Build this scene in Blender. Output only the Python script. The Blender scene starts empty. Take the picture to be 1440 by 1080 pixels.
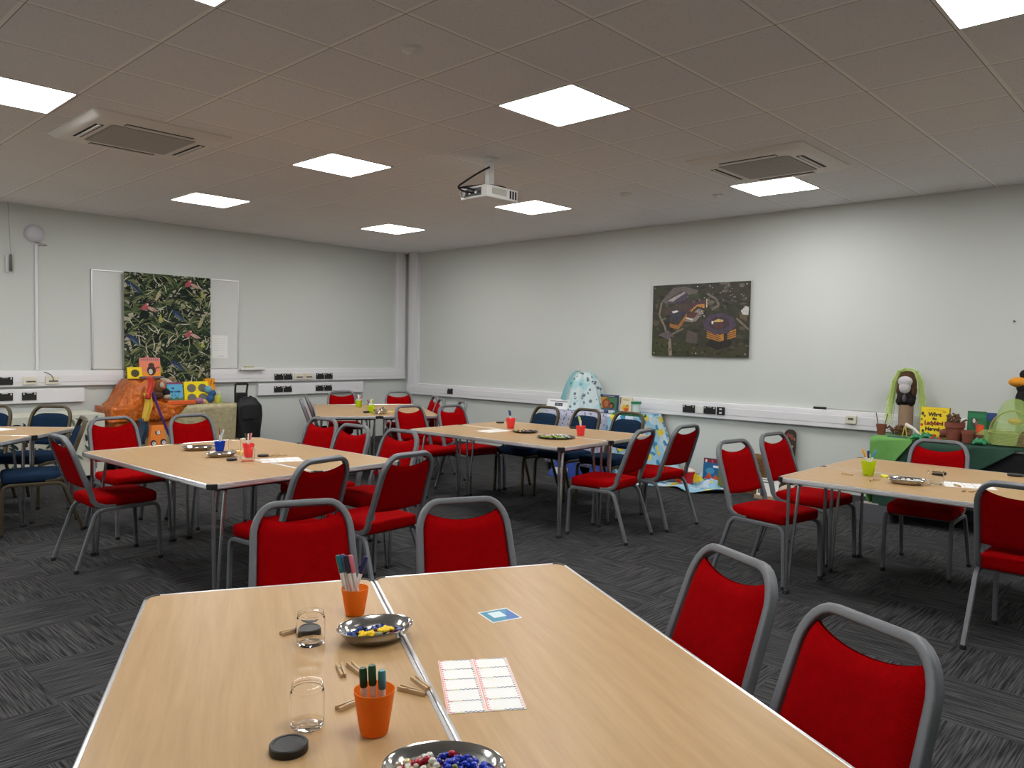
import bpy, bmesh, math, random
from mathutils import Vector, Matrix
R = math.radians
PI = math.pi
rnd = random.Random(7)
C = bpy.context.scene.collection

# ------------------------------------------------------------------ camera
FOC, YAW, PITCH, ROLL, EYE = 1077.7, 0.754668, 0.0448198, 0.0164579, 1.5
H = 3.0166                      # ceiling height
XR, YL = 7.938, 9.84            # the two walls of the corner
_f = Vector((math.cos(YAW)*math.cos(PITCH), math.sin(YAW)*math.cos(PITCH), -math.sin(PITCH)))
_r0 = Vector((math.sin(YAW), -math.cos(YAW), 0)); _u0 = _r0.cross(_f)
_r = _r0*math.cos(ROLL) + _u0*math.sin(ROLL); _u = -_r0*math.sin(ROLL) + _u0*math.cos(ROLL)
cam_d = bpy.data.cameras.new('camera'); cam = bpy.data.objects.new('camera', cam_d); C.objects.link(cam)
cam_d.sensor_fit = 'HORIZONTAL'; cam_d.sensor_width = 36; cam_d.lens = FOC/1440*36; cam_d.clip_start = .05
M = Matrix((( _r.x, _u.x, -_f.x, 0), (_r.y, _u.y, -_f.y, 0), (_r.z, _u.z, -_f.z, EYE), (0, 0, 0, 1)))
cam.matrix_world = M
bpy.context.scene.camera = cam

def P(px, py, X=None, Y=None, Z=None):
    """a place in the room: survey pixel of the photograph on a known plane"""
    d = _f + _r*((px-720)/FOC) + _u*((540-py)/FOC)
    s = (Z-EYE)/d.z if Z is not None else (X/d.x if X is not None else Y/d.y)
    return Vector((d.x*s, d.y*s, EYE+d.z*s))

# ------------------------------------------------------------------ materials
def srgb(r, g, b):
    f = lambda c: (c/255/12.92 if c/255 <= .04045 else ((c/255+.055)/1.055)**2.4)
    return (f(r), f(g), f(b), 1)
_mc = {}
def mat(name, col, rough=.6, metal=0, spec=.5, trans=0, alpha=1, noise=None, bump=None, sheen=0, ior=1.45, coat=0):
    if name in _mc: return _mc[name]
    m = bpy.data.materials.new(name); m.use_nodes = True
    nt = m.node_tree; b = nt.nodes['Principled BSDF']
    b.inputs['Base Color'].default_value = col if len(col) == 4 else (*col, 1)
    b.inputs['Roughness'].default_value = rough; b.inputs['Metallic'].default_value = metal
    b.inputs['Specular IOR Level'].default_value = spec
    b.inputs['Transmission Weight'].default_value = trans; b.inputs['Alpha'].default_value = alpha
    b.inputs['IOR'].default_value = ior
    b.inputs['Sheen Weight'].default_value = sheen; b.inputs['Coat Weight'].default_value = coat
    if noise or bump:
        tc = nt.nodes.new('ShaderNodeTexCoord')
    if noise:      # (scale vector, amount)
        sc, amt = noise
        mp = nt.nodes.new('ShaderNodeMapping'); mp.inputs['Scale'].default_value = sc
        nz = nt.nodes.new('ShaderNodeTexNoise'); nz.inputs['Scale'].default_value = 1; nz.inputs['Detail'].default_value = 5
        mx = nt.nodes.new('ShaderNodeMix'); mx.data_type = 'RGBA'
        c = Vector(col[:3])
        mx.inputs['A'].default_value = (*(c*(1-amt)), 1); mx.inputs['B'].default_value = (*[min(1, x*(1+amt)) for x in c], 1)
        nt.links.new(tc.outputs['Object'], mp.inputs['Vector']); nt.links.new(mp.outputs['Vector'], nz.inputs['Vector'])
        nt.links.new(nz.outputs['Fac'], mx.inputs['Factor']); nt.links.new(mx.outputs['Result'], b.inputs['Base Color'])
    if bump:
        sc, st, ds = bump
        nz2 = nt.nodes.new('ShaderNodeTexNoise'); nz2.inputs['Scale'].default_value = sc; nz2.inputs['Detail'].default_value = 3
        bp = nt.nodes.new('ShaderNodeBump'); bp.inputs['Strength'].default_value = st; bp.inputs['Distance'].default_value = ds
        nt.links.new(tc.outputs['Object'], nz2.inputs['Vector']); nt.links.new(nz2.outputs['Fac'], bp.inputs['Height'])
        nt.links.new(bp.outputs['Normal'], b.inputs['Normal'])
    _mc[name] = m
    return m

class NT:
    """small helper for math in node trees"""
    def __init__(s, m): s.t = m.node_tree; s.n = s.t.nodes; s.l = s.t.links
    def put(s, sock, v):
        if hasattr(v, 'links') or hasattr(v, 'is_linked'): s.l.new(v, sock)
        else: sock.default_value = v
    def m(s, op, a, b=0.0, c=0.0):
        n = s.n.new('ShaderNodeMath'); n.operation = op
        s.put(n.inputs[0], a); s.put(n.inputs[1], b); s.put(n.inputs[2], c)
        return n.outputs[0]
    def comb(s, x, y, z):
        n = s.n.new('ShaderNodeCombineXYZ'); s.put(n.inputs[0], x); s.put(n.inputs[1], y); s.put(n.inputs[2], z); return n.outputs[0]
    def noise(s, vec, scale, detail=3):
        n = s.n.new('ShaderNodeTexNoise'); s.l.new(vec, n.inputs['Vector']); n.inputs['Scale'].default_value = scale; n.inputs['Detail'].default_value = detail; return n.outputs['Fac']
    def mix(s, f, a, b):
        n = s.n.new('ShaderNodeMix'); n.data_type = 'RGBA'; s.put(n.inputs['Factor'], f); s.put(n.inputs['A'], a); s.put(n.inputs['B'], b); return n.outputs['Result']
    def pos(s):
        n = s.n.new('ShaderNodeTexCoord'); x = s.n.new('ShaderNodeSeparateXYZ'); s.l.new(n.outputs['Object'], x.inputs[0]); return x.outputs, n.outputs['Object']

GX, GY = 1.62806, .99519        # origin of the 600 mm ceiling grid
def carpet_material():
    m = mat('carpet_tiles', (.05, .05, .05, 1), .95, spec=.1); k = NT(m); b = k.n['Principled BSDF']
    o, vec = k.pos(); x, y = o[0], o[1]
    tx = k.m('FLOOR', k.m('DIVIDE', x, .5)); ty = k.m('FLOOR', k.m('DIVIDE', y, .5))
    par = k.m('FLOORED_MODULO', k.m('ADD', tx, ty), 2)
    def stripes(a, c):
        v = k.comb(k.m('MULTIPLY', a, 5.0), k.m('MULTIPLY', c, 150), k.m('ADD', tx, k.m('MULTIPLY', ty, 3.7)))
        return k.noise(v, 1, 3)
    s = k.m('ADD', k.m('MULTIPLY', stripes(x, y), par), k.m('MULTIPLY', stripes(y, x), k.m('SUBTRACT', 1, par)))
    s = k.m('MULTIPLY', k.m('SUBTRACT', s, .36), 3.4); s.node.use_clamp = True
    fine = k.noise(vec, 260, 2)
    s2 = k.m('MULTIPLY', s, k.m('ADD', .55, k.m('MULTIPLY', fine, .9)))
    col = k.mix(s2, (.015, .015, .0162, 1), (.078, .0775, .079, 1))
    k.l.new(col, b.inputs['Base Color'])
    bp = k.n.new('ShaderNodeBump'); bp.inputs['Strength'].default_value = .5; bp.inputs['Distance'].default_value = .004
    k.l.new(s2, bp.inputs['Height']); k.l.new(bp.outputs['Normal'], b.inputs['Normal'])
    return m
def ceiling_material():
    m = mat('ceiling_tiles', (.6, .56, .52, 1), .95, spec=.1); k = NT(m); b = k.n['Principled BSDF']
    o, vec = k.pos(); x, y = o[0], o[1]
    def edge(c, g):   # distance to the nearest grid line in metres, signed
        f = k.m('FLOORED_MODULO', k.m('SUBTRACT', k.m('SUBTRACT', c, g), -.3), .6)
        return k.m('SUBTRACT', f, .3)
    ex, ey = edge(x, GX), edge(y, GY)
    ax, ay = k.m('ABSOLUTE', ex), k.m('ABSOLUTE', ey)
    near = k.m('MINIMUM', ax, ay)
    bar = k.m('LESS_THAN', near, .0115)
    shadow_x = k.m('COMPARE', ex, .0125, .0022); shadow_y = k.m('COMPARE', ey, .0125, .0022)  # thin shadow line painted along one side of each grid bar
    shadow_line = k.m('MAXIMUM', shadow_x, shadow_y)
    fis = k.noise(vec, 90, 4)
    fis = k.m('GREATER_THAN', fis, .63)
    tile = k.mix(k.noise(k.comb(k.m('FLOOR', k.m('DIVIDE', k.m('SUBTRACT', x, GX), .6)), k.m('FLOOR', k.m('DIVIDE', k.m('SUBTRACT', y, GY), .6)), .5), 7.3, 0), (.755, .75, .765, 1), (.81, .805, .815, 1))
    tile = k.mix(k.m('MULTIPLY', fis, .35), tile, (.50, .46, .43, 1))
    c = k.mix(bar, tile, (.90, .885, .865, 1))
    c = k.mix(k.m('MULTIPLY', shadow_line, .75), c, (.12, .11, .10, 1))
    k.l.new(c, b.inputs['Base Color'])
    return m
def beech_material():
    m = mat('beech_laminate', (.6, .4, .22, 1), .36, spec=.3); k = NT(m); b = k.n['Principled BSDF']
    o, vec = k.pos()
    v = k.comb(k.m('MULTIPLY', o[0], 34), k.m('MULTIPLY', o[1], 2.2), 0)
    n1 = k.noise(v, 1, 5)
    v2 = k.comb(k.m('MULTIPLY', o[0], 160), k.m('MULTIPLY', o[1], 9), 3)
    n2 = k.noise(v2, 1, 2)
    s = k.m('ADD', k.m('MULTIPLY', k.m('SUBTRACT', n1, .5), 1.5), k.m('ADD', .5, k.m('MULTIPLY', k.m('SUBTRACT', n2, .5), .6))); s.node.use_clamp = True
    k.l.new(k.mix(s, (.37, .228, .104, 1), (.475, .308, .152, 1)), b.inputs['Base Color'])
    return m
def fabric(name, c):
    m = mat(name, c, .95, spec=.035); k = NT(m); b = k.n['Principled BSDF']
    o, vec = k.pos()
    w = k.m('MULTIPLY', k.m('SINE', k.m('MULTIPLY', o[0], 1100)), k.m('SINE', k.m('MULTIPLY', k.m('ADD', o[1], o[2]), 1100)))
    n = k.noise(vec, 30, 3)
    f = k.m('ADD', k.m('MULTIPLY', w, .22), n); f.node.use_clamp = True
    cc = Vector(c[:3])
    k.l.new(k.mix(f, (*(cc*.78), 1), (*(cc*1.2), 1)), b.inputs['Base Color'])
    bp = k.n.new('ShaderNodeBump'); bp.inputs['Strength'].default_value = .25; bp.inputs['Distance'].default_value = .002
    k.l.new(w, bp.inputs['Height']); k.l.new(bp.outputs['Normal'], b.inputs['Normal'])
    return m
def flat(rgb, rough=.6, **kw):
    return mat('paint_%02x%02x%02x_%d' % (*rgb, int(rough*100)), srgb(*rgb), rough, **kw)

M_CARPET, M_CEIL, M_BEECH = carpet_material(), ceiling_material(), beech_material()
M_WALL = mat('wall_paint', (.60, .625, .60, 1), .7, spec=.3, noise=((2, 2, 2), .015))
M_SKIRT = mat('skirting_dark', (.05, .052, .056, 1), .6)
M_TRUNK = mat('white_trunking', (.74, .735, .76, 1), .35)
M_RED = fabric('red_fabric', (.275, .0007, .0018, 1))
M_BLUE = fabric('blue_fabric', (.012, .026, .055, 1))
M_GREY = mat('hammered_grey_steel', (.16, .168, .182, 1), .45, metal=.3, noise=((120, 120, 120), .12), bump=(300, .15, .002))
M_BRONZE = mat('bronze_steel', (.085, .066, .038, 1), .42, metal=.45)
M_CHROME = mat('satin_steel', (.50, .50, .51, 1), .22, metal=.95)
M_STEEL = mat('polished_steel', (.62, .61, .60, 1), .14, metal=1)
M_ALU = mat('aluminium_trim', (.72, .72, .73, 1), .28, metal=.9)
M_BLACK = mat('black_plastic', (.012, .012, .013, 1), .42)
M_RUBBER = mat('rubber', (.02, .02, .02, 1), .8)
M_WHITE = mat('white_plastic', (.76, .76, .74, 1), .4)
M_CREAM = mat('cream_plastic', (.70, .66, .54, 1), .45)
M_PAPER = mat('paper', (.80, .80, .78, 1), .8)
M_BOARD = mat('whiteboard_enamel', (.66, .67, .65, 1), .16)
M_CLEAR = mat('clear_plastic', (1, 1, 1, 1), .04, trans=1, ior=1.17)
M_CLEAR2 = mat('thin_clear_plastic', (1, 1, 1, 1), .05, trans=1, ior=1.045)
M_GRILLE = mat('intake_grille', (.34, .33, .31, 1), .7)
M_ACB = mat('air_conditioner_plastic', (.78, .76, .73, 1), .5)
def emit(name, col, st):
    m = bpy.data.materials.new(name); m.use_nodes = True; nt = m.node_tree
    nt.nodes.remove(nt.nodes['Principled BSDF']); e = nt.nodes.new('ShaderNodeEmission')
    e.inputs['Color'].default_value = col; e.inputs['Strength'].default_value = st
    nt.links.new(e.outputs[0], nt.nodes['Material Output'].inputs[0]); return m
M_LIGHT = emit('lit_diffuser', (1, .995, .975, 1), 21.0)

# ------------------------------------------------------------------ mesh builder
def frames(pts, closed=False):
    n = len(pts); T = []
    for i in range(n):
        a = pts[i-1] if (i > 0 or closed) else pts[i]; b = pts[(i+1) % n] if (i < n-1 or closed) else pts[i]
        T.append((b-a).normalized())
    return T
class MB:
    def __init__(s): s.v = []; s.f = []; s.mi = []; s.mats = []
    def mid(s, m):
        if m is None: return 0
        if m not in s.mats: s.mats.append(m)
        return s.mats.index(m)
    def add(s, verts, faces, m=None, T=None):
        o = len(s.v); k = s.mid(m)
        for p in verts:
            p = Vector(p)
            s.v.append(T @ p if T is not None else p)
        for f in faces: s.f.append([o+i for i in f]); s.mi.append(k)
        return s
    def box(s, c, d, m=None, rz=0, T=None):
        x, y, z = d[0]/2, d[1]/2, d[2]/2
        vs = [(a*x, b*y, e*z) for e in (-1, 1) for b in (-1, 1) for a in (-1, 1)]
        t = Matrix.Translation(c) @ Matrix.Rotation(rz, 4, 'Z')
        if T is not None: t = T @ t
        return s.add(vs, [(0, 2, 3, 1), (4, 5, 7, 6), (0, 1, 5, 4), (2, 6, 7, 3), (0, 4, 6, 2), (1, 3, 7, 5)], m, t)
    def tube(s, pts, r, m=None, n=8, closed=False, up=None, cap=True, T=None, radii=None):
        """sweep; r a number, or (a, b) for a rounded flat section"""
        pts = [Vector(p) for p in pts]; tg = frames(pts, closed)
        up = Vector(up) if up else (Vector((0, 0, 1)) if abs(tg[0].z) < .9 else Vector((1, 0, 0)))
        rings = []
        u = (up - tg[0]*up.dot(tg[0])).normalized()
        for i, p in enumerate(pts):
            u = (u - tg[i]*u.dot(tg[i])).normalized(); w = tg[i].cross(u)
            ring = []
            for k in range(n):
                a = 2*PI*(k+.5)/n; ca, sa = math.cos(a), math.sin(a)
                if isinstance(r, tuple):
                    e = .42
                    q = u*(math.copysign(abs(ca)**e, ca)*r[0]) + w*(math.copysign(abs(sa)**e, sa)*r[1])
                else:
                    q = (u*ca + w*sa)*(r if radii is None else radii[i])
                ring.append(p+q)
            rings.append(ring)
        vs = [q for g in rings for q in g]; fs = []; L = len(pts)
        for i in range(L if closed else L-1):
            j = (i+1) % L
            for k in range(n):
                fs.append((i*n+k, i*n+(k+1) % n, j*n+(k+1) % n, j*n+k))
        if cap and not closed:
            fs.append(tuple(range(n-1, -1, -1))); fs.append(tuple((L-1)*n+k for k in range(n)))
        return s.add(vs, fs, m, T)
    def lathe(s, prof, c=(0, 0, 0), m=None, n=24, sx=1, sy=1, T=None, cap=False):
        vs = []; fs = []
        for (r, z) in prof:
            for k in range(n):
                a = 2*PI*k/n; vs.append((r*math.cos(a)*sx, r*math.sin(a)*sy, z))
        for i in range(len(prof)-1):
            for k in range(n):
                fs.append((i*n+k, i*n+(k+1) % n, (i+1)*n+(k+1) % n, (i+1)*n+k))
        if cap:
            fs.append(tuple(range(n-1, -1, -1))); fs.append(tuple((len(prof)-1)*n+k for k in range(n)))
        t = Matrix.Translation(c)
        if T is not None: t = T @ t
        return s.add(vs, fs, m, t)
    def ball(s, c, r, m=None, n=10, T=None, rot=None):
        if not isinstance(r, (tuple, list)): r = (r, r, r)
        vs = []; fs = []; h = max(4, n//2+1)
        for i in range(1, h):
            a = PI*i/h
            for k in range(n):
                b = 2*PI*k/n; vs.append((math.sin(a)*math.cos(b)*r[0], math.sin(a)*math.sin(b)*r[1], -math.cos(a)*r[2]))
        lo = len(vs); vs.append((0, 0, -r[2])); hi = len(vs); vs.append((0, 0, r[2]))
        for i in range(h-2):
            for k in range(n): fs.append((i*n+k, i*n+(k+1) % n, (i+1)*n+(k+1) % n, (i+1)*n+k))
        for k in range(n):
            fs.append((lo, (k+1) % n, k)); fs.append((hi, (h-2)*n+k, (h-2)*n+(k+1) % n))
        t = Matrix.Translation(c)
        if rot is not None: t = t @ rot
        if T is not None: t = T @ t
        return s.add(vs, fs, m, t)
    def prism(s, out, z0, z1, m=None, T=None):
        n = len(out); vs = [(x, y, z0) for x, y in out] + [(x, y, z1) for x, y in out]
        fs = [tuple(range(n-1, -1, -1)), tuple(range(n, 2*n))] + [(i, (i+1) % n, n+(i+1) % n, n+i) for i in range(n)]
        return s.add(vs, fs, m, T)
    def grid(s, fn, nu, nv, m=None, T=None, wrapu=False):
        vs = [fn(i/nu, j/nv) for j in range(nv+1) for i in range(nu+(0 if wrapu else 1))]
        w = nu+(0 if wrapu else 1); fs = []
        for j in range(nv):
            for i in range(nu):
                i2 = (i+1) % w
                fs.append((j*w+i, j*w+i2, (j+1)*w+i2, (j+1)*w+i))
        return s.add(vs, fs, m, T)
    def build(s, name, m=None, parent=None, smooth=True, bevel=0, seg=2, angle=40, fixn=True):
        me = bpy.data.meshes.new(name); me.from_pydata([tuple(v) for v in s.v], [], s.f)
        ms = s.mats if s.mats else [m]
        for x in ms: me.materials.append(x)
        if len(ms) > 1: me.polygons.foreach_set('material_index', s.mi)
        if fixn:
            bm = bmesh.new(); bm.from_mesh(me); bmesh.ops.recalc_face_normals(bm, faces=bm.faces); bm.to_mesh(me); bm.free()
        if smooth:
            me.shade_smooth(); me.set_sharp_from_angle(angle=R(angle))
        o = bpy.data.objects.new(name, me); C.objects.link(o)
        if parent is not None: o.parent = parent
        if bevel:
            b = o.modifiers.new('bevel', 'BEVEL'); b.width = bevel; b.segments = seg; b.limit_method = 'ANGLE'; b.angle_limit = R(40)
        return o

def tag(o, label, cat, group=None, kind=None):
    o['label'] = label; o['category'] = cat
    if group: o['group'] = group
    if kind: o['kind'] = kind
    return o
def thing(name, label, cat, loc=(0, 0, 0), rz=0, group=None):
    o = bpy.data.objects.new(name, None); o.empty_display_size = .05; C.objects.link(o)
    o.location = loc; o.rotation_euler = (0, 0, rz)
    return tag(o, label, cat, group)
def struct(o): o['kind'] = 'structure'; return o
def dup(root, loc, rz, label=None, group=None, rot=None):
    c = root.copy(); C.objects.link(c); c.location = loc; c.rotation_euler = rot if rot else (0, 0, rz)
    if label: c['label'] = label
    if group: c['group'] = group
    for ch in list(root.children):
        d = ch.copy(); C.objects.link(d); d.parent = c
        for g in list(ch.children):
            e = g.copy(); C.objects.link(e); e.parent = d
    return c
def arc(cx, cy, r, a0, a1, n):
    return [(cx+r*math.cos(a0+(a1-a0)*i/n), cy+r*math.sin(a0+(a1-a0)*i/n)) for i in range(n+1)]
def rrect(w, d, r, n=5):
    x, y = w/2-r, d/2-r
    return arc(x, y, r, 0, PI/2, n)+arc(-x, y, r, PI/2, PI, n)+arc(-x, -y, r, PI, 1.5*PI, n)+arc(x, -y, r, 1.5*PI, 2*PI, n)

# ------------------------------------------------------------------ the room
X0, Y0 = -2.0, -3.3
def wallbox(name, c, d, m=M_WALL): return struct(MB().box(c, d).build(name, m, smooth=False))
struct(MB().box(((X0+XR)/2, (Y0+YL)/2, -.05), (XR-X0+.4, YL-Y0+.4, .1)).build('floor', M_CARPET, smooth=False))
ce = MB().box(((X0+XR)/2, (Y0+YL)/2, H+.05), (XR-X0+.4, YL-Y0+.4, .1))
struct(ce.build('ceiling', M_CEIL, smooth=False))
wallbox('wall_right', (XR+.1, (Y0+YL)/2, H/2), (.2, YL-Y0+.4, H))
wallbox('wall_left', ((X0+XR)/2-.1, YL+.1, H/2), (XR-X0+.2, .2, H))
wallbox('wall_rear', (X0-.1, (Y0+YL)/2-.1, H/2), (.2, YL-Y0+.2, H))
wallbox('wall_front', ((X0+XR)/2, Y0-.1, H/2), (XR-X0, .2, H))
struct(MB().box((XR-.007, (Y0+YL)/2, .05), (.014, YL-Y0, .1)).build('baseboard_right', M_SKIRT, bevel=.004))
struct(MB().box(((X0+XR)/2-.01, YL-.007, .05), (XR-X0-.02, .014, .1)).build('baseboard_left', M_SKIRT, bevel=.004))

# dado trunking: profile (distance from the wall, z) swept along the wall
TP = [(0, 0), (.052, 0), (.058, .006), (.058, .045), (.061, .05), (.061, .125), (.058, .13), (.058, .142), (.052, .175), (.046, .178), (0, .178)]
def trunk_left(name, x0, x1, z0, prof=TP, cover=True):
    mb = MB(); n = len(prof)
    mb.add([(x, YL-d, z0+z) for x in (x0, x1) for d, z in prof], [(i, (i+1) % n, n+(i+1) % n, n+i) for i in range(n)]+[tuple(range(n)), tuple(range(2*n-1, n-1, -1))])
    return struct(mb.build(name, M_TRUNK, angle=15))
def trunk_right(name, y0, y1, z0, prof=TP):
    mb = MB(); n = len(prof)
    mb.add([(XR-d, y, z0+z) for y in (y0, y1) for d, z in prof], [(i, (i+1) % n, n+(i+1) % n, n+i) for i in range(n)]+[tuple(range(n)), tuple(range(2*n-1, n-1, -1))])
    return struct(mb.build(name, M_TRUNK, angle=15))
trunk_left('trim_1', X0, 7.86, .998)
BP = [(0, 0), (.045, 0), (.05, .005), (.05, .155), (.045, .163), (0, .166)]
trunk_left('trim_2', X0, 3.10, .808, BP)
trunk_left('trim_3', 5.302, 7.05, .806, BP)
trunk_right('trim_4', Y0, 9.76, .760)
VP_ = [(-.09, 0), (-.09, .045), (-.07, .055), (-.062, .055), (-.058, .06), (.045, .06), (.05, .055), (.09, .052), (.09, 0)]
def vtrunk(name, org, ax, nrm, z0, hw=1.0):
    mb = MB(); n = len(VP_)
    mb.add([Vector(org)+Vector(ax)*(a*hw)+Vector(nrm)*d+Vector((0, 0, z)) for z in (z0, H) for a, d in VP_], [(i, i+1, n+i+1, n+i) for i in range(n-1)]+[tuple(range(n)), tuple(range(2*n-1, n-1, -1))])
    return struct(mb.build(name, M_TRUNK, angle=15))
vtrunk('trim_5', (7.775, YL, 0), (1, 0, 0), (0, -1, 0), 1.16)
vtrunk('trim_6', (XR, 9.63, 0), (0, -1, 0), (-1, 0, 0), .925, 1.35)

# ------------------------------------------------------------------ ceiling things
def cellc(i, j): return (GX+.6*(i+.5), GY+.6*(j+.5))
def ceiling_light(i, j, label):
    x, y = cellc(i, j)
    t = thing('ceiling_light', label, 'light', (x, y, H), 0, 'square ceiling light panels')
    if not ceiling_light.proto:
        f = MB(); o, n = .299, .288
        for a in range(4):
            f.box((0, (o+n)/2, -.004), (o*2, o-n, .008), T=Matrix.Rotation(a*PI/2, 4, 'Z'))
        fo = f.build('light_frame', M_WHITE, t, smooth=False)
        do = MB().box((0, 0, -.0035), (n*2, n*2, .003)).build('diffuser', M_LIGHT, t, smooth=False)
        ceiling_light.proto = t
    else:
        for ch in ceiling_light.proto.children:
            c = ch.copy(); C.objects.link(c); c.parent = t
    return t
ceiling_light.proto = None
for i, j, lb in [(3, 3, 'large bright square ceiling light nearest in front of the projector'), (3, 7, 'lit square ceiling panel left of the projector, beyond the left air conditioner'),
                 (3, 11, 'lit ceiling panel closest to the whiteboard wall, above the palm print cloth'), (7, 7, 'lit ceiling panel just right of and below the projector'),
                 (7, 11, 'smallest lit ceiling panel, nearest the corner of the room'), (8, 3, 'lit ceiling panel beside the right air conditioner, near the picture wall'),
                 (3, -1, 'lit ceiling panel cut by the top right corner of the photo'), (-1, 7, 'lit ceiling panel cut by the left edge of the photo'),
                 (-1, 3, 'lit ceiling panel barely showing at the top edge of the photo'),
                 (7, -1, 'lit ceiling panel near the right wall outside the picture'), (-1, 11, 'lit ceiling panel near the left wall outside the picture'),
                 (-1, -1, 'lit ceiling panel above the photographer'), (3, -5, 'lit ceiling panel behind the photographer on the right'), (7, -5, 'lit ceiling panel in the far right rear of the room'),
                 (-5, 3, 'lit ceiling panel behind the photographer on the left'), (-5, 7, 'lit ceiling panel in the far left rear of the room'), (-5, 11, 'lit ceiling panel in the rear left corner')]:
    ceiling_light(i, j, lb)

def air_conditioner(x, y, label):
    t = thing('air_conditioner', label, 'air conditioner', (x, y, H), 0, 'ceiling cassette air conditioners')
    s = .475
    mb = MB()
    # pillow panel: outer rim to raised inner plate
    loops = [(.475, 0), (.475, -.008), (.44, -.034), (.40, -.04), (.295, -.04), (.29, -.032)]
    vs = []
    for h, z in loops:
        vs += [(p[0], p[1], z) for p in rrect(2*h, 2*h, .03, 3)]
    n = len(vs)//len(loops); fs = []
    for k in range(len(loops)-1):
        for i in range(n): fs.append((k*n+i, k*n+(i+1) % n, (k+1)*n+(i+1) % n, (k+1)*n+i))
    fs.append(tuple((len(loops)-1)*n+i for i in range(n)))
    mb.add(vs, fs); mb.build('fascia_panel', M_ACB, t, angle=25)
    g = MB().box((0, 0, -.036), (.56, .56, .008))
    go = g.build('intake_grille', M_GRILLE, t, smooth=False)
    gs = MB()
    for k in range(28): gs.box((0, -.27+k*.02, -.0415), (.55, .007, .003))
    gs.build('grille_slats', mat('grille_slat_plastic', (.56, .54, .51, 1), .6), go, smooth=False)
    for a in range(4):
        T = Matrix.Rotation(a*PI/2, 4, 'Z')
        v = MB().box((0, .352, -.0405), (.46, .052, .003), T=T).build('air_outlet', mat('outlet_dark', (.025, .024, .022, 1), .8), t, smooth=False)
        MB().box((0, .352, -.045), (.45, .018, .006), T=T).build('louvre', M_ACB, v, smooth=False)
    return t
air_conditioner(2.25, 5.88, 'square ceiling cassette air conditioner on the left, above the left table')
air_conditioner(5.88, 2.77, 'square ceiling cassette air conditioner on the right, near the picture wall')
def detector(p, label, r=.055, h=.035):
    mb = MB().lathe([(0, -h), (r*.45, -h), (r*.6, -h*.8), (r*.8, -h*.55), (r, -h*.4), (r, 0)])
    o = mb.build('smoke_detector', M_WHITE); o.location = (p.x, p.y, H); return tag(o, label, 'smoke detector', 'ceiling detectors')
detector(P(581, 74, Z=H-.02), 'white round detector on the ceiling nearest the camera, top centre')
detector(P(880, 275, Z=H-.02), 'small ceiling detector between the projector and the picture')
detector(P(1009, 277, Z=H-.02), 'small ceiling detector just left of the light by the picture wall', .05, .03)

def projector():
    p = P(689, 224, Z=H-.005)
    t = thing('projector', 'white projector hanging from the ceiling with black cables', 'projector', (p.x, p.y, H), 0)
    m = MB().box((0, 0, -.004), (.11, .11, .008)).box((0, 0, -.02), (.075, .075, .03)); mo = m.build('ceiling_plate', M_WHITE, t, bevel=.003)
    MB().box((0, 0, -.12), (.052, .052, .2)).build('drop_pole', M_WHITE, t, bevel=.004)
    br = MB().box((0, 0, -.222), (.1, .1, .012))
    for k in range(4):
        a = PI/4+k*PI/2; br.tube([(0, 0, -.222), (.14*math.cos(a), .11*math.sin(a), -.238)], .008, n=6)
    br.build('bracket', M_WHITE, t)
    w, d, h = .36, .30, .095; zc = -.293
    body = MB().prism(rrect(w, d, .02, 3), zc-h/2, zc+h/2).build('body', M_WHITE, t, bevel=.006)
    # left-hand face towards -x: inputs and lens side; right-hand face towards -y: vents
    for k in range(3):
        MB().box((.085+k*.03, -d/2-.001, zc), (.017, .004, .062)).build('vent', M_BLACK, body, smooth=False)
    MB().box((-.04, -d/2-.001, zc+.005), (.16, .003, .05)).build('label_plate', mat('projector_label', (.5, .5, .44, 1), .5), body, smooth=False)
    MB().box((-w/2-.001, -.01, zc), (.004, .16, .06)).build('input_panel', mat('projector_inputs', (.08, .08, .085, 1), .6), body, smooth=False)
    for k in range(4):
        MB().box((-w/2-.004, -.07+k*.035, zc-.005), (.006, .02, .018)).build('port', M_CHROME if k % 2 else M_BLACK, body, smooth=False)
    ln = MB().lathe([(.034, 0), (.034, .014), (.028, .016), (.025, .006), (0, .004)], T=Matrix.Translation((-w/2, .105, zc)) @ Matrix.Rotation(-PI/2, 4, 'Y'))
    ln.build('speaker_grille', mat('speaker_grey', (.42, .42, .41, 1), .5), body)
    cb = MB()
    def wire(pts, r=.008):
        q = []
        pts = [Vector(a) for a in pts]
        for i in range(len(pts)-1):
            p0 = pts[max(0, i-1)]; p1 = pts[i]; p2 = pts[i+1]; p3 = pts[min(len(pts)-1, i+2)]
            for s in range(6):
                u = s/6; q.append(.5*((2*p1)+(p2-p0)*u+(2*p0-5*p1+4*p2-p3)*u*u+(3*p1-p0-3*p2+p3)*u**3))
        q.append(pts[-1]); cb.tube(q, r, n=6)
    wire([(-.03, -.03, -.075), (-.10, .04, -.13), (-.19, .08, -.2), (-.245, .10, -.25), (-.225, .06, -.285), (-.185, .0, -.30)])
    wire([(-.24, .10, -.255), (-.20, .03, -.262), (-.185, -.03, -.285)])
    wire([(-.22, .08, -.25), (-.12, -.06, -.235), (-.02, -.13, -.238), (.05, -.13, -.24)], .006)
    cb.build('cable', M_BLACK, t)
    return t
pj = projector()

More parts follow.
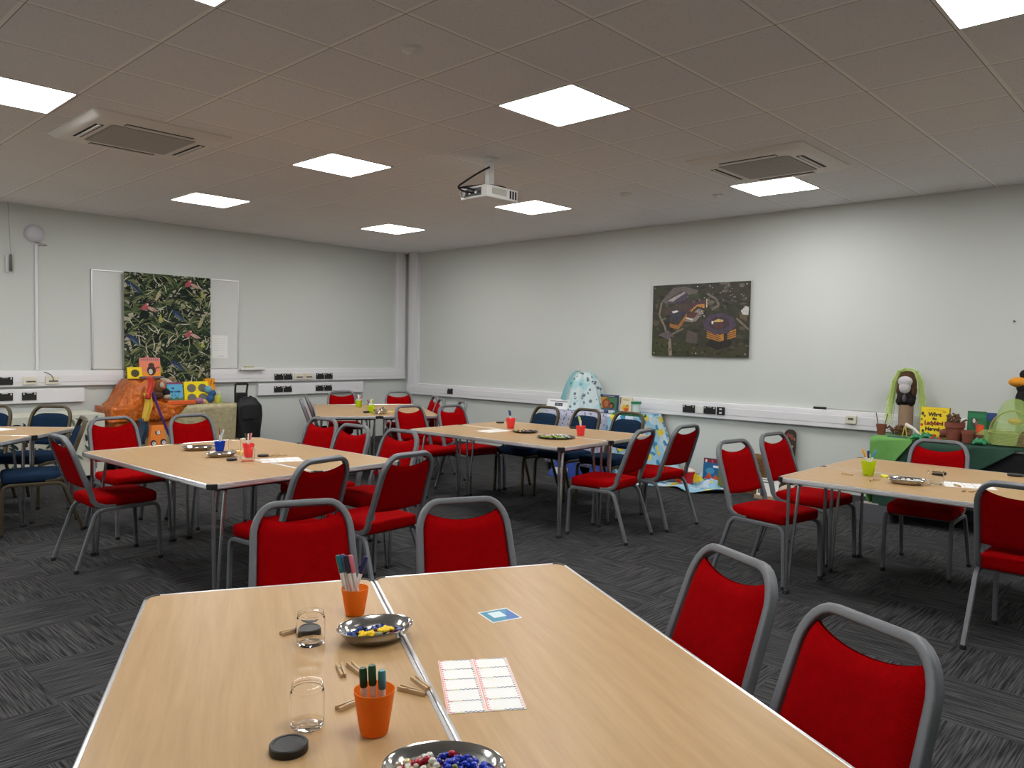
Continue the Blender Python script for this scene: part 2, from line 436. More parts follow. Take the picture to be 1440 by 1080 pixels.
# ------------------------------------------------------------------ wall things
def onleft(name, x0, x1, z0, z1, depth, m, label, cat, group=None, off=.061):
    t = thing(name, label, cat, ((x0+x1)/2, YL-off, (z0+z1)/2), 0, group)
    MB().box((0, -depth/2, 0), (x1-x0, depth, z1-z0)).build('plate', m, t, bevel=.003)
    return t
def socket_parts(t, w, double, m_sw=M_WHITE, along='x', sgn=1):
    """white switches and pin holes on the front of a black plate"""
    for k in ((-1, 1) if double else (1,)):
        c = (k*w*.38, -.0125, .028) if along == 'x' else (-.0125, k*w*.38, .028)
        d = (.011, .004, .02) if along == 'x' else (.004, .011, .02)
        MB().box(c, d).build('rocker_switch', m_sw, t, bevel=.001)
    c = (0, -.0115, .037) if along == 'x' else (-.0115, 0, .037)
    d = (w*.35, .002, .006) if along == 'x' else (.002, w*.35, .006)
    MB().box(c, d).build('label_strip', M_WHITE, t, smooth=False)
zU, zD = 1.065, .889
for x0, x1, zc, lb in [(5.535, 5.672, zU, 'black double socket at the left end of the upper trunking row'), (5.682, 5.815, zU, 'second black double socket in the upper trunking row'),
                       (6.205, 6.34, zU, 'black double socket just right of the cream data plates'), (6.35, 6.485, zU, 'black double socket at the right end of the upper trunking row'),
                       (5.535, 5.672, zD, 'black double socket at the left end of the lower trunking box beside the trolley'), (5.682, 5.815, zD, 'second black double socket in the lower trunking box'),
                       (6.205, 6.34, zD, 'third black double socket in the lower trunking box'), (6.35, 6.485, zD, 'rightmost black double socket in the lower trunking box'),
                       (2.22, 2.375, zU, 'black double socket in the upper trunking at the left edge of the photo'), (2.22, 2.375, zD, 'black double socket in the lower trunking at the left edge of the photo'),
                       (2.462, 2.605, zD, 'black double socket in the lower trunking below the cream plate on the left')]:
    t = onleft('power_socket', x0, x1, zc-.043, zc+.043, .011, M_BLACK, lb, 'socket', 'black sockets on the left wall', .061 if zc == zU else .05)
    socket_parts(t, x1-x0, True)
for x0, x1, lb in [(5.845, 5.985, 'left of the two cream data plates between black sockets'), (6.0, 6.14, 'right of the two cream data plates between black sockets'),
                   (2.468, 2.605, 'cream data plate in the trunking left of the grey conduit'), (2.69, 2.83, 'cream data plate with a grey cable plugged in, under the conduit')]:
    t = onleft('data_outlet', x0, x1, zU-.043, zU+.043, .016, M_CREAM, lb, 'data outlet', 'cream data plates on the left wall')
    MB().box((.01, -.019, -.008), (.09, .008, .014)).build('port_row', mat('port_shadow', (.09, .085, .07, 1), .6), t, smooth=False)
def onright(name, y0, y1, z0, z1, depth, m, label, cat, group=None, off=.061):
    t = thing(name, label, cat, (XR-off, (y0+y1)/2, (z0+z1)/2), 0, group)
    MB().box((-depth/2, 0, 0), (depth, y1-y0, z1-z0)).build('plate', m, t, bevel=.003)
    return t
zS = .849
for y0, y1, dbl, lb in [(8.64, 8.76, False, 'single black socket on the right wall trunking near the corner'), (4.502, 4.66, True, 'black double socket under the picture, left of a blank white plate'),
                        (4.238, 4.386, True, 'black double socket under the picture, right of a blank white plate')]:
    t = onright('power_socket', y0, y1, zS-.043, zS+.043, .011, M_BLACK, lb, 'socket', 'black sockets on the right wall')
    socket_parts(t, y1-y0, dbl, along='y')
t = onright('blanking_plate', 4.394, 4.494, zS-.042, zS+.042, .008, M_WHITE, 'blank white plate between two black sockets under the picture', 'plate')
t = onright('switch_plate', 4.126, 4.222, zS-.045, zS+.045, .011, M_BLACK, 'narrow black switch plate with white rockers, right of the sockets under the picture', 'switch')
for dz in (-.02, .02): MB().box((-.0135, 0, dz), (.005, .03, .018)).build('rocker_switch', M_WHITE, t, bevel=.001)
t = onright('data_outlet', 2.7, 2.805, .818, .9, .022, M_CREAM, 'cream data outlet on the right wall trunking left of the green display', 'data outlet')
MB().box((-.024, 0, .008), (.006, .05, .02)).build('port_row', mat('port_shadow', (.09, .085, .07, 1), .6), t, smooth=False)
# pointer stick on the ledge
t = thing('pointer_stick', 'thin grey pointer stick with black handle lying on the right trunking ledge', 'pointer', (XR-.03, 3.08, .953))
MB().tube([(0, .065, 0), (0, -.065, 0)], .0135, n=8).build('handle', M_BLACK, t)
MB().tube([(0, -.065, 0), (.01, -.55, -.006)], .004, n=6).build('rod', mat('grey_rod', (.35, .33, .31, 1), .5), t)
# nail
o = MB().tube([(XR-.03, 1.416, 1.822), (XR, 1.416, 1.82)], .008, n=8).build('wall_hook', M_BLACK); tag(o, 'tiny dark hook high on the right wall near the right edge', 'hook')

# conduit, dome, cable, pull cord
o = MB().box((2.626, YL-.011, 1.885), (.03, .022, 1.405)).build('conduit', M_TRUNK, bevel=.003); tag(o, 'thin white vertical conduit on the left wall', 'conduit')
t = thing('wall_dome', 'round white dome sounder high on the left wall', 'sounder', (2.612, YL, 2.71))
MB().lathe([(0, .085), (.04, .08), (.075, .062), (.097, .03), (.1, .012), (.1, 0)], T=Matrix.Rotation(PI/2, 4, 'X')).build('dome', mat('dome_plastic', (.58, .58, .64, 1), .45), t)
MB().tube([(.005, -.035, -.10), (.10, -.02, -.112), (.125, -.015, -.118), (.11, -.012, -.126), (.05, -.01, -.128), (.03, -.01, -.135), (.014, -.011, -.147)], .004, n=6).build('cable', mat('grey_cable', (.2, .2, .2, 1), .5), t)
cpts = [(2.626, YL-.012, 1.185), (2.64, YL-.03, 1.165), (2.70, YL-.06, 1.155), (2.745, YL-.075, 1.13), (2.765, YL-.085, 1.09), (2.768, YL-.082, 1.066)]
o = MB().tube(cpts, .0055, n=6).build('data_cable', mat('grey_cable', (.2, .2, .2, 1), .5)); tag(o, 'grey cable from the conduit end into a cream data plate', 'cable')
t = thing('pull_cord', 'dark handle hanging on a thin cord at the upper left', 'pull cord', (2.372, YL-.05, 2.45))
MB().tube([(0, 0, 0), (-.02, 0, H-2.45)], .003, n=5).build('cord', mat('cord_grey', (.4, .4, .38, 1), .7), t)
MB().lathe([(.004, .005), (.012, 0), (.014, -.1), (.016, -.17), (.012, -.185), (0, -.185)], n=10).build('handle', mat('cord_handle', (.12, .115, .1, 1), .5), t)
MB().box((-.03, .03, -.10), (.02, .03, .19)).build('cord_holder', M_TRUNK, t, bevel=.004)

# posters: flat printed things made of layered patches on a thin panel, all in one mesh
def patch(mb, T, pts, m, lay, th=0):
    """pts in metres in the panel's own (u, v); lay = layer number"""
    n = len(pts); z = th+lay*.00025
    mb.add([(x, y, z) for x, y in pts], [tuple(range(n))], m, T)
def ell(cx, cy, a, b, n=16, rot=0):
    c, s = math.cos(rot), math.sin(rot)
    return [(cx+a*math.cos(2*PI*k/n)*c-b*math.sin(2*PI*k/n)*s, cy+a*math.cos(2*PI*k/n)*s+b*math.sin(2*PI*k/n)*c) for k in range(n)]
def rect(x0, y0, x1, y1): return [(x0, y0), (x1, y0), (x1, y1), (x0, y1)]
def leafblade(x, y, a, L, w, bend, n=5):
    L_ = []; R_ = []; cx, cy, ang = x, y, a
    for i in range(n+1):
        t = i/n; ww = w*math.sin(PI*min(.98, .12+.88*t))
        L_.append((cx-math.sin(ang)*ww, cy+math.cos(ang)*ww)); R_.append((cx+math.sin(ang)*ww, cy-math.cos(ang)*ww))
        ang += bend/n; cx += math.cos(ang)*L/n; cy += math.sin(ang)*L/n
    return L_+R_[::-1]
def clip(pts, x0, y0, x1, y1):
    for ax, lim, sg in ((0, x0, 1), (0, x1, -1), (1, y0, 1), (1, y1, -1)):
        out = []
        for i in range(len(pts)):
            a, b = pts[i-1], pts[i]; da, db = (a[ax]-lim)*sg, (b[ax]-lim)*sg
            if (da >= 0) != (db >= 0):
                t = da/(da-db); out.append((a[0]+(b[0]-a[0])*t, a[1]+(b[1]-a[1])*t))
            if db >= 0: out.append(b)
        pts = out
        if len(pts) < 3: return []
    return pts
def text_patch(mb, T, s, size, cx, cy, m, lay, th=0, bold=0.0, sx=1.0):
    cu = bpy.data.curves.new('t', 'FONT'); cu.body = s; cu.size = size; cu.align_x = 'CENTER'; cu.align_y = 'CENTER'; cu.offset = bold; cu.resolution_u = 2
    ob = bpy.data.objects.new('t', cu); C.objects.link(ob)
    dg = bpy.context.evaluated_depsgraph_get(); me = bpy.data.meshes.new_from_object(ob.evaluated_get(dg))
    mb.add([(v.co.x*sx+cx, v.co.y+cy, th+lay*.00025) for v in me.vertices], [tuple(p.vertices) for p in me.polygons], m, T)
    bpy.data.objects.remove(ob); bpy.data.curves.remove(cu); bpy.data.meshes.remove(me)

# whiteboard
t = thing('whiteboard', 'wide whiteboard with thin aluminium frame on the left wall', 'whiteboard', (4.11, YL, 1.774))
bw, bh = 1.84, 1.188
MB().box((0, -.009, 0), (bw-.02, .012, bh-.02)).build('writing_surface', M_BOARD, t, smooth=False)
f = MB()
for s_ in (-1, 1):
    f.box((0, -.012, s_*(bh/2-.008)), (bw, .024, .016)); f.box((s_*(bw/2-.008), -.012, 0), (.016, .024, bh))
f.build('frame', M_ALU, t, bevel=.002)
t = thing('pen_tray', 'white marker tray on the trunking right of the whiteboard', 'tray', (5.19, YL-.065, 1.165))
MB().box((0, 0, .008), (.35, .10, .016)).box((0, -.05, .018), (.35, .008, .035)).build('tray', M_WHITE, t, bevel=.003)
t = thing('board_eraser', 'dark board eraser lying in the white marker tray', 'eraser', (5.15, YL-.07, 1.183))
MB().box((0, 0, .008), (.13, .045, .016)).build('felt', M_BLACK, t, bevel=.003)
MB().box((0, 0, .024), (.132, .047, .016)).build('grip', mat('eraser_grip', (.45, .42, .2, 1), .5), t, bevel=.003)
# paper on the whiteboard
mb = MB(); T = Matrix.Translation((4.765, YL-.0165, 1.475)) @ Matrix.Rotation(PI/2, 4, 'X')
mb.box((0, 0, 0), (.215, .30, .0012), M_PAPER, T=T)
for k in range(6): patch(mb, T, rect(-.08, .10-k*.03, .08-.02*(k % 2), .103-k*.03), flat((185, 190, 200)), 1, .0007)
patch(mb, T, rect(-.03, -.128, .055, -.124), flat((110, 110, 112)), 1, .0007)
tag(mb.build('notice_sheet', None, smooth=False, fixn=False), 'white paper sheet stuck on the right part of the whiteboard', 'paper')

# palm print cloth
def palm_cloth():
    w, h = 1.07, 1.42; mb = MB()
    T = Matrix.Translation((4.065, YL-.085, 1.652)) @ Matrix.Rotation(PI/2, 4, 'X')
    base = flat((172, 168, 148), .9)
    mb.box((0, 0, 0), (w, h, .002), base, T=T)
    rr = random.Random(3)
    greens = [flat(c, .9) for c in ((22, 34, 24), (34, 52, 34), (48, 66, 42), (74, 88, 58), (96, 104, 70), (16, 24, 22), (28, 44, 38), (120, 122, 88))]
    darks = [flat((20, 28, 24), .9), flat((28, 26, 32), .9), flat((26, 38, 30), .9)]
    lay = 1
    def put(pts, m):
        nonlocal lay
        q = clip(pts, -w/2, -h/2, w/2, h/2)
        if len(q) >= 3: patch(mb, T, q, m, lay*.1, .0012); lay += .2
    for k in range(900):
        put(leafblade(rr.uniform(-w/2, w/2), rr.uniform(-h/2, h/2), rr.uniform(0, 6.3), rr.uniform(.08, .2), rr.uniform(.008, .018), rr.uniform(-1.3, 1.3)), rr.choice(darks+greens[:3]))
    def fern(cx, cy, s, n, cols):
        for k in range(n):
            a = R(90)+rr.uniform(-1.7, 1.7); put(leafblade(cx, cy, a, s*rr.uniform(.7, 1.15), s*.055, (-1 if math.cos(a) > 0 else 1)*rr.uniform(.5, 1.5)), rr.choice(cols))
    mot = []
    for iy in range(-2, 3):
        for ix in range(-1, 3):
            ox = -w/2+ix*.535+(0 if iy % 2 == 0 else 0); oy = -h/2+iy*.64+(.32 if ix % 2 else 0)
            mot.append((ox, oy))
    for ox, oy in mot:
        fern(ox+.10, oy+.30, .22, 34, greens[:5]); fern(ox+.42, oy+.12, .24, 34, greens); fern(ox+.25, oy+.5, .2, 30, greens[2:]); fern(ox+.48, oy+.42, .18, 24, greens[3:]); fern(ox+.2, oy+.15, .18, 24, greens)
        fern(ox+.02, oy+.02, .2, 18, greens); fern(ox+.33, oy+.36, .2, 18, greens[:4])
    for ox, oy in mot:
        # a pink bird, a blue bird and a yellow leaf in every repeat
        b = (ox+.24, oy+.36)
        put(ell(b[0], b[1]-.09, .06, .055, 10), darks[0])
        put(leafblade(b[0]+.03, b[1]+.01, R(-28), .15, .022, .2), flat((188, 150, 140), .9))
        put(ell(b[0], b[1], .045, .03, 10, .6), flat((172, 78, 92), .9)); put(ell(b[0]+.022, b[1]+.035, .022, .02, 8), flat((190, 96, 104), .9)); put(ell(b[0]+.036, b[1]+.042, .01, .012, 6), flat((220, 214, 205), .9))
        c = (ox+.10, oy+.60)
        put(leafblade(c[0]-.06, c[1]+.06, R(-35), .2, .032, -.15), flat((44, 62, 92), .9)); put(leafblade(c[0]-.03, c[1]+.02, R(-40), .14, .012, 0), flat((88, 100, 110), .9))
        put(ell(c[0]-.055, c[1]+.05, .025, .022, 8), flat((40, 56, 86), .9))
        e = (ox+.43, oy+.24)
        put([(e[0]-.03, e[1]-.03), (e[0], e[1]+.06), (e[0]+.025, e[1]-.02), (e[0]+.04, e[1]-.05)], flat((162, 164, 84), .9))
        g = (ox+.42, oy+.52); put(leafblade(g[0]-.05, g[1]-.07, R(60), .17, .022, .2), flat((170, 162, 130), .9))
        for k in range(26):
            put(leafblade(ox+rr.uniform(0, .53), oy+rr.uniform(0, .64), rr.uniform(0, 6.3), rr.uniform(.08, .17), .006, rr.uniform(-1.2, 1.2)), rr.choice([flat((196, 192, 170), .9), flat((150, 152, 112), .9), greens[4]]))
    o = mb.build('hanging_cloth', None, smooth=False, fixn=False)
    return tag(o, 'dark green palm leaf cloth with pink and blue birds hung over the whiteboard', 'cloth')
palm_cloth()

# aerial photograph on the right wall; u runs to the right of the picture (towards -y)
def aerial_picture():
    w, h = 1.243, .84; rr = random.Random(11)
    t = thing('wall_picture', 'large aerial photograph of campus buildings on the right wall', 'picture', (XR-.026, 4.503, 1.875))
    T = Matrix.Rotation(-PI/2, 4, 'Z') @ Matrix.Rotation(PI/2, 4, 'X')
    mb = MB(); lay = [1]
    mb.box((0, 0, 0), (w, h, .012), mat('aerial_base', srgb(54, 54, 40), .45, noise=((14, 14, 14), .5)), T=T)
    def u(px, py): return ((px-78)/(1222-78)*w-w/2, h/2-(py-160)/(1010-160)*h)
    def put(pts, c, conv=True):
        q = [u(*p) for p in pts] if conv else pts
        q = clip(q, -w/2, -h/2, w/2, h/2)
        if len(q) >= 3: patch(mb, T, q, mat('aerial_%02x%02x%02x' % c, srgb(*c), .45, noise=((26, 26, 26), .5)), lay[0]*.1, .0062); lay[0] += .2
    def blob(px, py, a, b, c, rot=0): put([(px+math.cos(2*PI*k/11)*a*rr.uniform(.75, 1.2)*math.cos(rot), py+math.sin(2*PI*k/11)*b*rr.uniform(.75, 1.2)) for k in range(11)], c)
    # fields and woods
    for k in range(170): blob(rr.uniform(80, 1220), rr.uniform(160, 1010), rr.uniform(14, 60), rr.uniform(10, 36), rr.choice([(58, 58, 40), (72, 68, 52), (46, 46, 34), (84, 78, 62), (64, 60, 52), (40, 40, 30)]))
    put([(80, 800), (300, 800), (330, 1005), (80, 1005)], (62, 66, 38)); put([(350, 850), (620, 830), (620, 1005), (350, 1005)], (54, 58, 34)); put([(620, 920), (1200, 880), (1200, 1005), (620, 1005)], (62, 60, 40))
    put([(180, 360), (330, 200), (470, 185), (640, 240), (600, 300), (250, 380)], (104, 94, 90)); put([(510, 290), (640, 270), (650, 330), (520, 350)], (66, 76, 46))
    for k in range(26): blob(rr.uniform(760, 1220), rr.uniform(170, 460), rr.uniform(14, 45), rr.uniform(10, 26), rr.choice([(92, 84, 80), (48, 46, 40), (110, 100, 92), (60, 56, 46), (40, 40, 34)]))
    for k in range(22): blob(rr.uniform(650, 1200), rr.uniform(180, 420), 10, 6, rr.choice([(150, 142, 130), (130, 120, 110)]))
    # roads
    def road(pts, wd, c):
        for a, b in zip(pts, pts[1:]):
            dx, dy = b[0]-a[0], b[1]-a[1]; L = math.hypot(dx, dy); nx, ny = -dy/L*wd, dx/L*wd
            put([(a[0]+nx, a[1]+ny), (b[0]+nx, b[1]+ny), (b[0]-nx, b[1]-ny), (a[0]-nx, a[1]-ny)], c)
    road([(190, 370), (165, 520), (190, 570), (240, 660), (260, 740), (310, 820), (318, 1005)], 12, (128, 116, 106)); road([(300, 830), (318, 1005)], 20, (140, 128, 112))
    road([(740, 280), (850, 350), (880, 420), (800, 470)], 13, (116, 106, 100)); road([(1080, 570), (1220, 700)], 10, (118, 108, 100)); road([(250, 560), (190, 575)], 6, (120, 110, 104)); road([(310, 760), (470, 680)], 11, (112, 104, 94))
    put([(440, 590), (560, 610), (620, 600), (720, 480), (640, 450), (560, 520)], (134, 124, 118)); put([(520, 700), (640, 740), (640, 860), (500, 840)], (88, 78, 74)); put([(160, 760), (280, 700), (340, 760), (280, 810)], (98, 88, 92))
    # halls, top left
    put([(250, 345), (430, 240), (520, 270), (480, 370), (300, 390)], (76, 70, 84)); put([(300, 330), (470, 250), (485, 262), (330, 362), (262, 352)], (168, 160, 158)); put([(360, 380), (600, 300), (610, 340), (420, 420)], (66, 52, 60))
    # long block with lit windows
    put([(200, 440), (560, 380), (620, 400), (500, 520), (210, 520)], (74, 62, 58)); put([(310, 500), (510, 470), (510, 500), (360, 620), (300, 600)], (60, 58, 70)); put([(318, 480), (380, 464), (408, 482), (340, 500)], (226, 224, 220))
    put([(298, 620), (400, 650), (505, 505), (510, 560), (410, 690), (300, 665)], (186, 124, 62))
    for k in range(4): put([(300, 632+k*10), (398, 658+k*10), (508, 516+k*13), (508, 520+k*13), (398, 662+k*10), (300, 636+k*10)], (96, 58, 38))
    put([(505, 470), (590, 380), (740, 345), (740, 390), (640, 410), (560, 480)], (84, 56, 66)); put([(545, 470), (630, 405), (715, 400), (715, 450), (630, 425), (560, 490)], (196, 138, 74)); put([(735, 340), (746, 340), (746, 440), (735, 440)], (220, 206, 170))
    for k in range(6): put([(560+k*24, 455-k*7), (566+k*24, 452-k*7), (566+k*24, 476-k*6), (560+k*24, 480-k*6)], (90, 54, 36))
    put([(505, 520), (560, 490), (640, 500), (600, 560), (520, 550)], (88, 50, 52)); put([(498, 550), (590, 575), (570, 590), (495, 562)], (214, 206, 196))
    for k in range(16): blob(rr.uniform(630, 720), rr.uniform(470, 550), 7, 5, rr.choice([(210, 205, 200), (30, 30, 36), (150, 140, 138)]))
    # ring-shaped building
    blob(900, 860, 150, 60, (34, 34, 30)); put([(750, 700), (900, 760), (1080, 690), (1080, 780), (900, 835), (750, 790)], (176, 122, 52))
    for k in range(3): put([(750, 716+k*24), (900, 772+k*22), (900, 780+k*22), (750, 726+k*24)], (70, 46, 36)); put([(985, 740+k*22), (1078, 712+k*22), (1078, 720+k*22), (985, 750+k*22)], (70, 46, 36))
    put([(945, 740), (985, 730), (985, 820), (945, 830)], (52, 40, 40))
    put([(890+195*math.cos(2*PI*k/8+.2), 630+125*math.sin(2*PI*k/8+.2)) for k in range(8)], (74, 62, 80))
    put([(890+120*math.cos(2*PI*k/8+.2), 625+78*math.sin(2*PI*k/8+.2)) for k in range(8)], (62, 52, 62)); put([(820, 600), (880, 575), (940, 590), (930, 610), (830, 612)], (196, 160, 96)); put([(825, 625), (940, 620), (930, 670), (880, 690), (840, 660)], (86, 52, 48)); put([(800, 600), (824, 598), (822, 630), (806, 640)], (222, 220, 216))
    put([(1126, 490), (1180, 435), (1215, 450), (1210, 540), (1150, 530)], (200, 196, 192)); put([(1115, 500), (1150, 530), (1200, 545), (1190, 610), (1120, 570)], (96, 84, 62))
    for k in range(70): blob(rr.uniform(120, 1200), rr.uniform(850, 1000), rr.uniform(8, 26), rr.uniform(6, 16), rr.choice([(34, 36, 26), (46, 46, 32), (62, 56, 44), (84, 76, 62)])) if rr.random() < .8 else None
    mb.build('photo_panel', None, t, smooth=False, fixn=False)
    for ux in (-.585, -.02, .585):
        for vz in (-.385, .385):
            s_ = MB().lathe([(0, .012), (.008, .011), (.011, .006), (.011, -.02)], n=10, T=T @ Matrix.Translation((ux, vz, .004))); s_.build('standoff_fixing', M_CHROME, t)
    return t
aerial_picture()

# ------------------------------------------------------------------ banquet chairs
def hoop_y(z): return -.20-(z-.5)*.357
def make_chair(name, label, frame_m, fab_m, blue=False):
    t = thing(name, label, 'chair')
    ZT = .878; WT, WS, ZS = .10, .187, .755
    # hoop
    half = [(.197, -.05, .412), (.197, -.12, .414), (.198, -.165, .428), (.199, -.19, .46), (.199, hoop_y(.5)+.002, .5)]
    for k in range(1, 5): z = .5+(ZS-.5)*k/4; half.append((.199-.012*k/4, hoop_y(z), z))
    for k in range(1, 8):
        a = k/7*PI/2; z = ZS+(ZT-ZS)*math.sin(a); half.append((WT+(WS-WT)*math.cos(a), hoop_y(z), z))
    path = half+[(.03, hoop_y(ZT), ZT)]+[(-x, y, z) for x, y, z in [(.03, hoop_y(ZT), ZT)]+half[::-1]]
    MB().tube(path, (.0135, .0165), n=16, up=(1, 0, 0)).build('back_frame', frame_m, t)
    # seat frame: two side rails and two cross bars
    sf = MB()
    for s in (-1, 1): sf.tube([(s*.205, .19, .394), (s*.205, -.13, .392)], (.0125, .0125), n=8)
    for y in (.15, -.12): sf.tube([(-.2, y, .397), (.2, y, .397)], (.010, .010), n=6)
    sf.build('seat_frame', frame_m, t)
    # legs
    for s in (-1, 1):
        fl = [(s*.205, .19, .394), (s*.205, .212, .388), (s*.205, .226, .372), (s*.206, .232, .35), (s*.207, .245, .012)]
        rl = [(s*.205, -.13, .392), (s*.206, -.155, .386), (s*.207, -.175, .366), (s*.208, -.187, .34), (s*.222, -.30, .012)]
        for pth in (fl, rl):
            l = MB().tube(pth, (.0125, .0125), n=10, up=(1, 0, 0)).build('leg', frame_m, t)
            e = Vector(pth[-1]); MB().lathe([(.015, 0), (.0165, .002), (.0165, .022), (.014, .024)], c=(e.x, e.y, 0), n=10, cap=True).build('foot_cap', M_RUBBER, l)
    # seat cushion
    def cushion(mb, w, d, z0, z1, y0):
        N = 20
        def sh(u, v, top):
            a, b = math.sin((u-.5)*PI), math.sin((v-.5)*PI)
            m = max(abs(a), abs(b)); e = max(0, 1-m**22)**.42
            x = a*math.sqrt(1-.17*b**8)*w/2; y = b*math.sqrt(1-.17*a**8)*d/2
            zm = (z0+z1)/2-.004
            return (x, y0+y, zm+(z1-zm)*e*(1-.22*(a*a+b*b)/2) if top else zm-(zm-z0)*e)
        mb.grid(lambda u, v: sh(u, v, True), N, N); mb.grid(lambda u, v: sh(u, v, False), N, N)
    sc = MB(); cushion(sc, .425, .435, .404, .482, .025); so = sc.build('seat', fab_m, t, angle=70)
    # back pad
    def hw(z):
        if z <= ZS: return .199-.012*max(0, (z-.5))/(ZS-.5)-.0155
        a = math.asin(min(1, (z-ZS)/(ZT-ZS))); return WT+(WS-WT)*math.cos(a)-.0155
    bp = MB(); N = 16
    def bk(u, v, front):
        s, q = 2*u-1, v
        top = (.806+.034*s*s) if not blue else (.815-.035*abs(s)**5)
        bot = .535+.012*s*s-(0 if not blue else .01)
        z = bot+(top-bot)*q; x = s*hw(z)
        e = max(0, 1-abs(s)**6)**.5*max(0, 1-abs(2*q-1)**10)**.5
        return (x, hoop_y(z)+(.004+.024*e if front else -.004-.012*e), z)
    bp.grid(lambda u, v: bk(u, v, True), N, N); bp.grid(lambda u, v: bk(u, v, False), N, N)
    bo = bp.build('backrest', fab_m, t, angle=70)
    for s in (-1, 1):
        MB().box((s*.182, hoop_y(.52), .52), (.03, .008, .05)).build('bracket', frame_m, t, bevel=.002)
    bpy.context.view_layer.update()
    for o in (so, bo):
        bm = bmesh.new(); bm.from_mesh(o.data); bmesh.ops.remove_doubles(bm, verts=bm.verts, dist=.0006); bmesh.ops.recalc_face_normals(bm, faces=bm.faces); bm.to_mesh(o.data); bm.free()
    return t
chair_r = make_chair('banquet_chair', '', M_GREY, M_RED)
chair_b = make_chair('banquet_chair', '', M_BRONZE, M_BLUE, True)
CH = [  # x, y, yaw, label
 (1.50, 2.36, 157, 'red chair under the far edge of the nearest table, left of two'),
 (1.99, 1.98, 154, 'red chair under the far edge of the nearest table, right of two'),
 (1.87, 1.22, 65, 'red chair on the right side of the nearest table, the farther of two'),
 (1.55, .71, 68, 'red chair on the right side of the nearest table, closest to the camera'),
 (2.31, 3.95, 8, 'red chair seen from behind at the left table, left of two'),
 (2.83, 3.81, 3, 'red chair seen from behind pulled out from the left table, right of two'),
 (3.34, 5.61, 98, 'red chair on the right side of the left table, farthest of three'),
 (3.22, 5.00, 95, 'red chair on the right side of the left table, middle of three'),
 (3.27, 4.48, 94, 'red chair on the right side of the left table, nearest of three'),
 (1.95, 5.63, -89, 'red chair at the left end of the left table, seen side on facing right'),
 (2.36, 6.41, 184, 'red chair behind the left table in front of the orange patterned bag'),
 (2.95, 6.30, 181, 'red chair behind the left table in front of the gold cloth'),
 (6.02, 8.79, 152, 'red chair behind the far corner table, left of two facing the camera'),
 (6.61, 8.24, 155, 'red chair behind the far corner table, right of two facing the camera'),
 (5.10, 7.74, -119, 'red chair at the left side of the far corner table, nearer of two'),
 (5.53, 8.32, -119, 'red chair at the left side of the far corner table, farther of two'),
 (6.21, 7.62, 60, 'red chair at the right side of the far corner table, farthest of three'),
 (5.91, 7.16, 60, 'red chair at the right side of the far corner table, middle of three'),
 (5.80, 6.66, 62, 'red chair half hidden right of the far corner table, nearest of three'),
 (5.18, 6.06, 178, 'red chair at the far end of the middle table, left of two'),
 (5.60, 5.86, 178, 'red chair at the far end of the middle table, right of two'),
 (5.08, 3.69, 7, 'red chair at the right end of the middle table, nearer of two'),
 (5.75, 3.67, -3, 'red chair at the right end of the middle table, farther of two'),
 (4.95, 2.23, 170, 'red chair at the left end of the right table, nearer of two'),
 (5.68, 2.26, 173, 'red chair at the left end of the right table, farther one beside the basket'),
 (5.90, 1.53, 92, 'red chair behind the right table in front of the green display'),
 (4.72, .72, -92, 'red chair seen from behind at the right table, cut by the photo edge'),
]
CHB = [
 (6.02, 5.45, 87, 'blue chair with bronze frame behind the middle table, leftmost of three'),
 (6.11, 4.97, 86, 'blue chair with bronze frame behind the middle table, centre of three'),
 (6.13, 4.44, 88, 'blue chair with bronze frame behind the middle table, rightmost of three'),
 (2.10, 8.06, 133, 'blue chair behind the far left table, right of two'),
 (1.70, 8.42, 136, 'blue chair cut by the left photo edge behind the far left table'),
 (1.84, 6.94, 78, 'blue chair with bronze frame in front of the far left table, seen side on'),
]
for proto, lst, g in ((chair_r, CH, 'red banquet chairs'), (chair_b, CHB, 'blue banquet chairs')):
    for k, (x, y, a, lb) in enumerate(lst):
        if k == 0:
            proto.location = (x, y, 0); proto.rotation_euler = (0, 0, R(a)); proto['label'] = lb; proto['group'] = g
        else: dup(proto, (x, y, 0), R(a), lb, g)

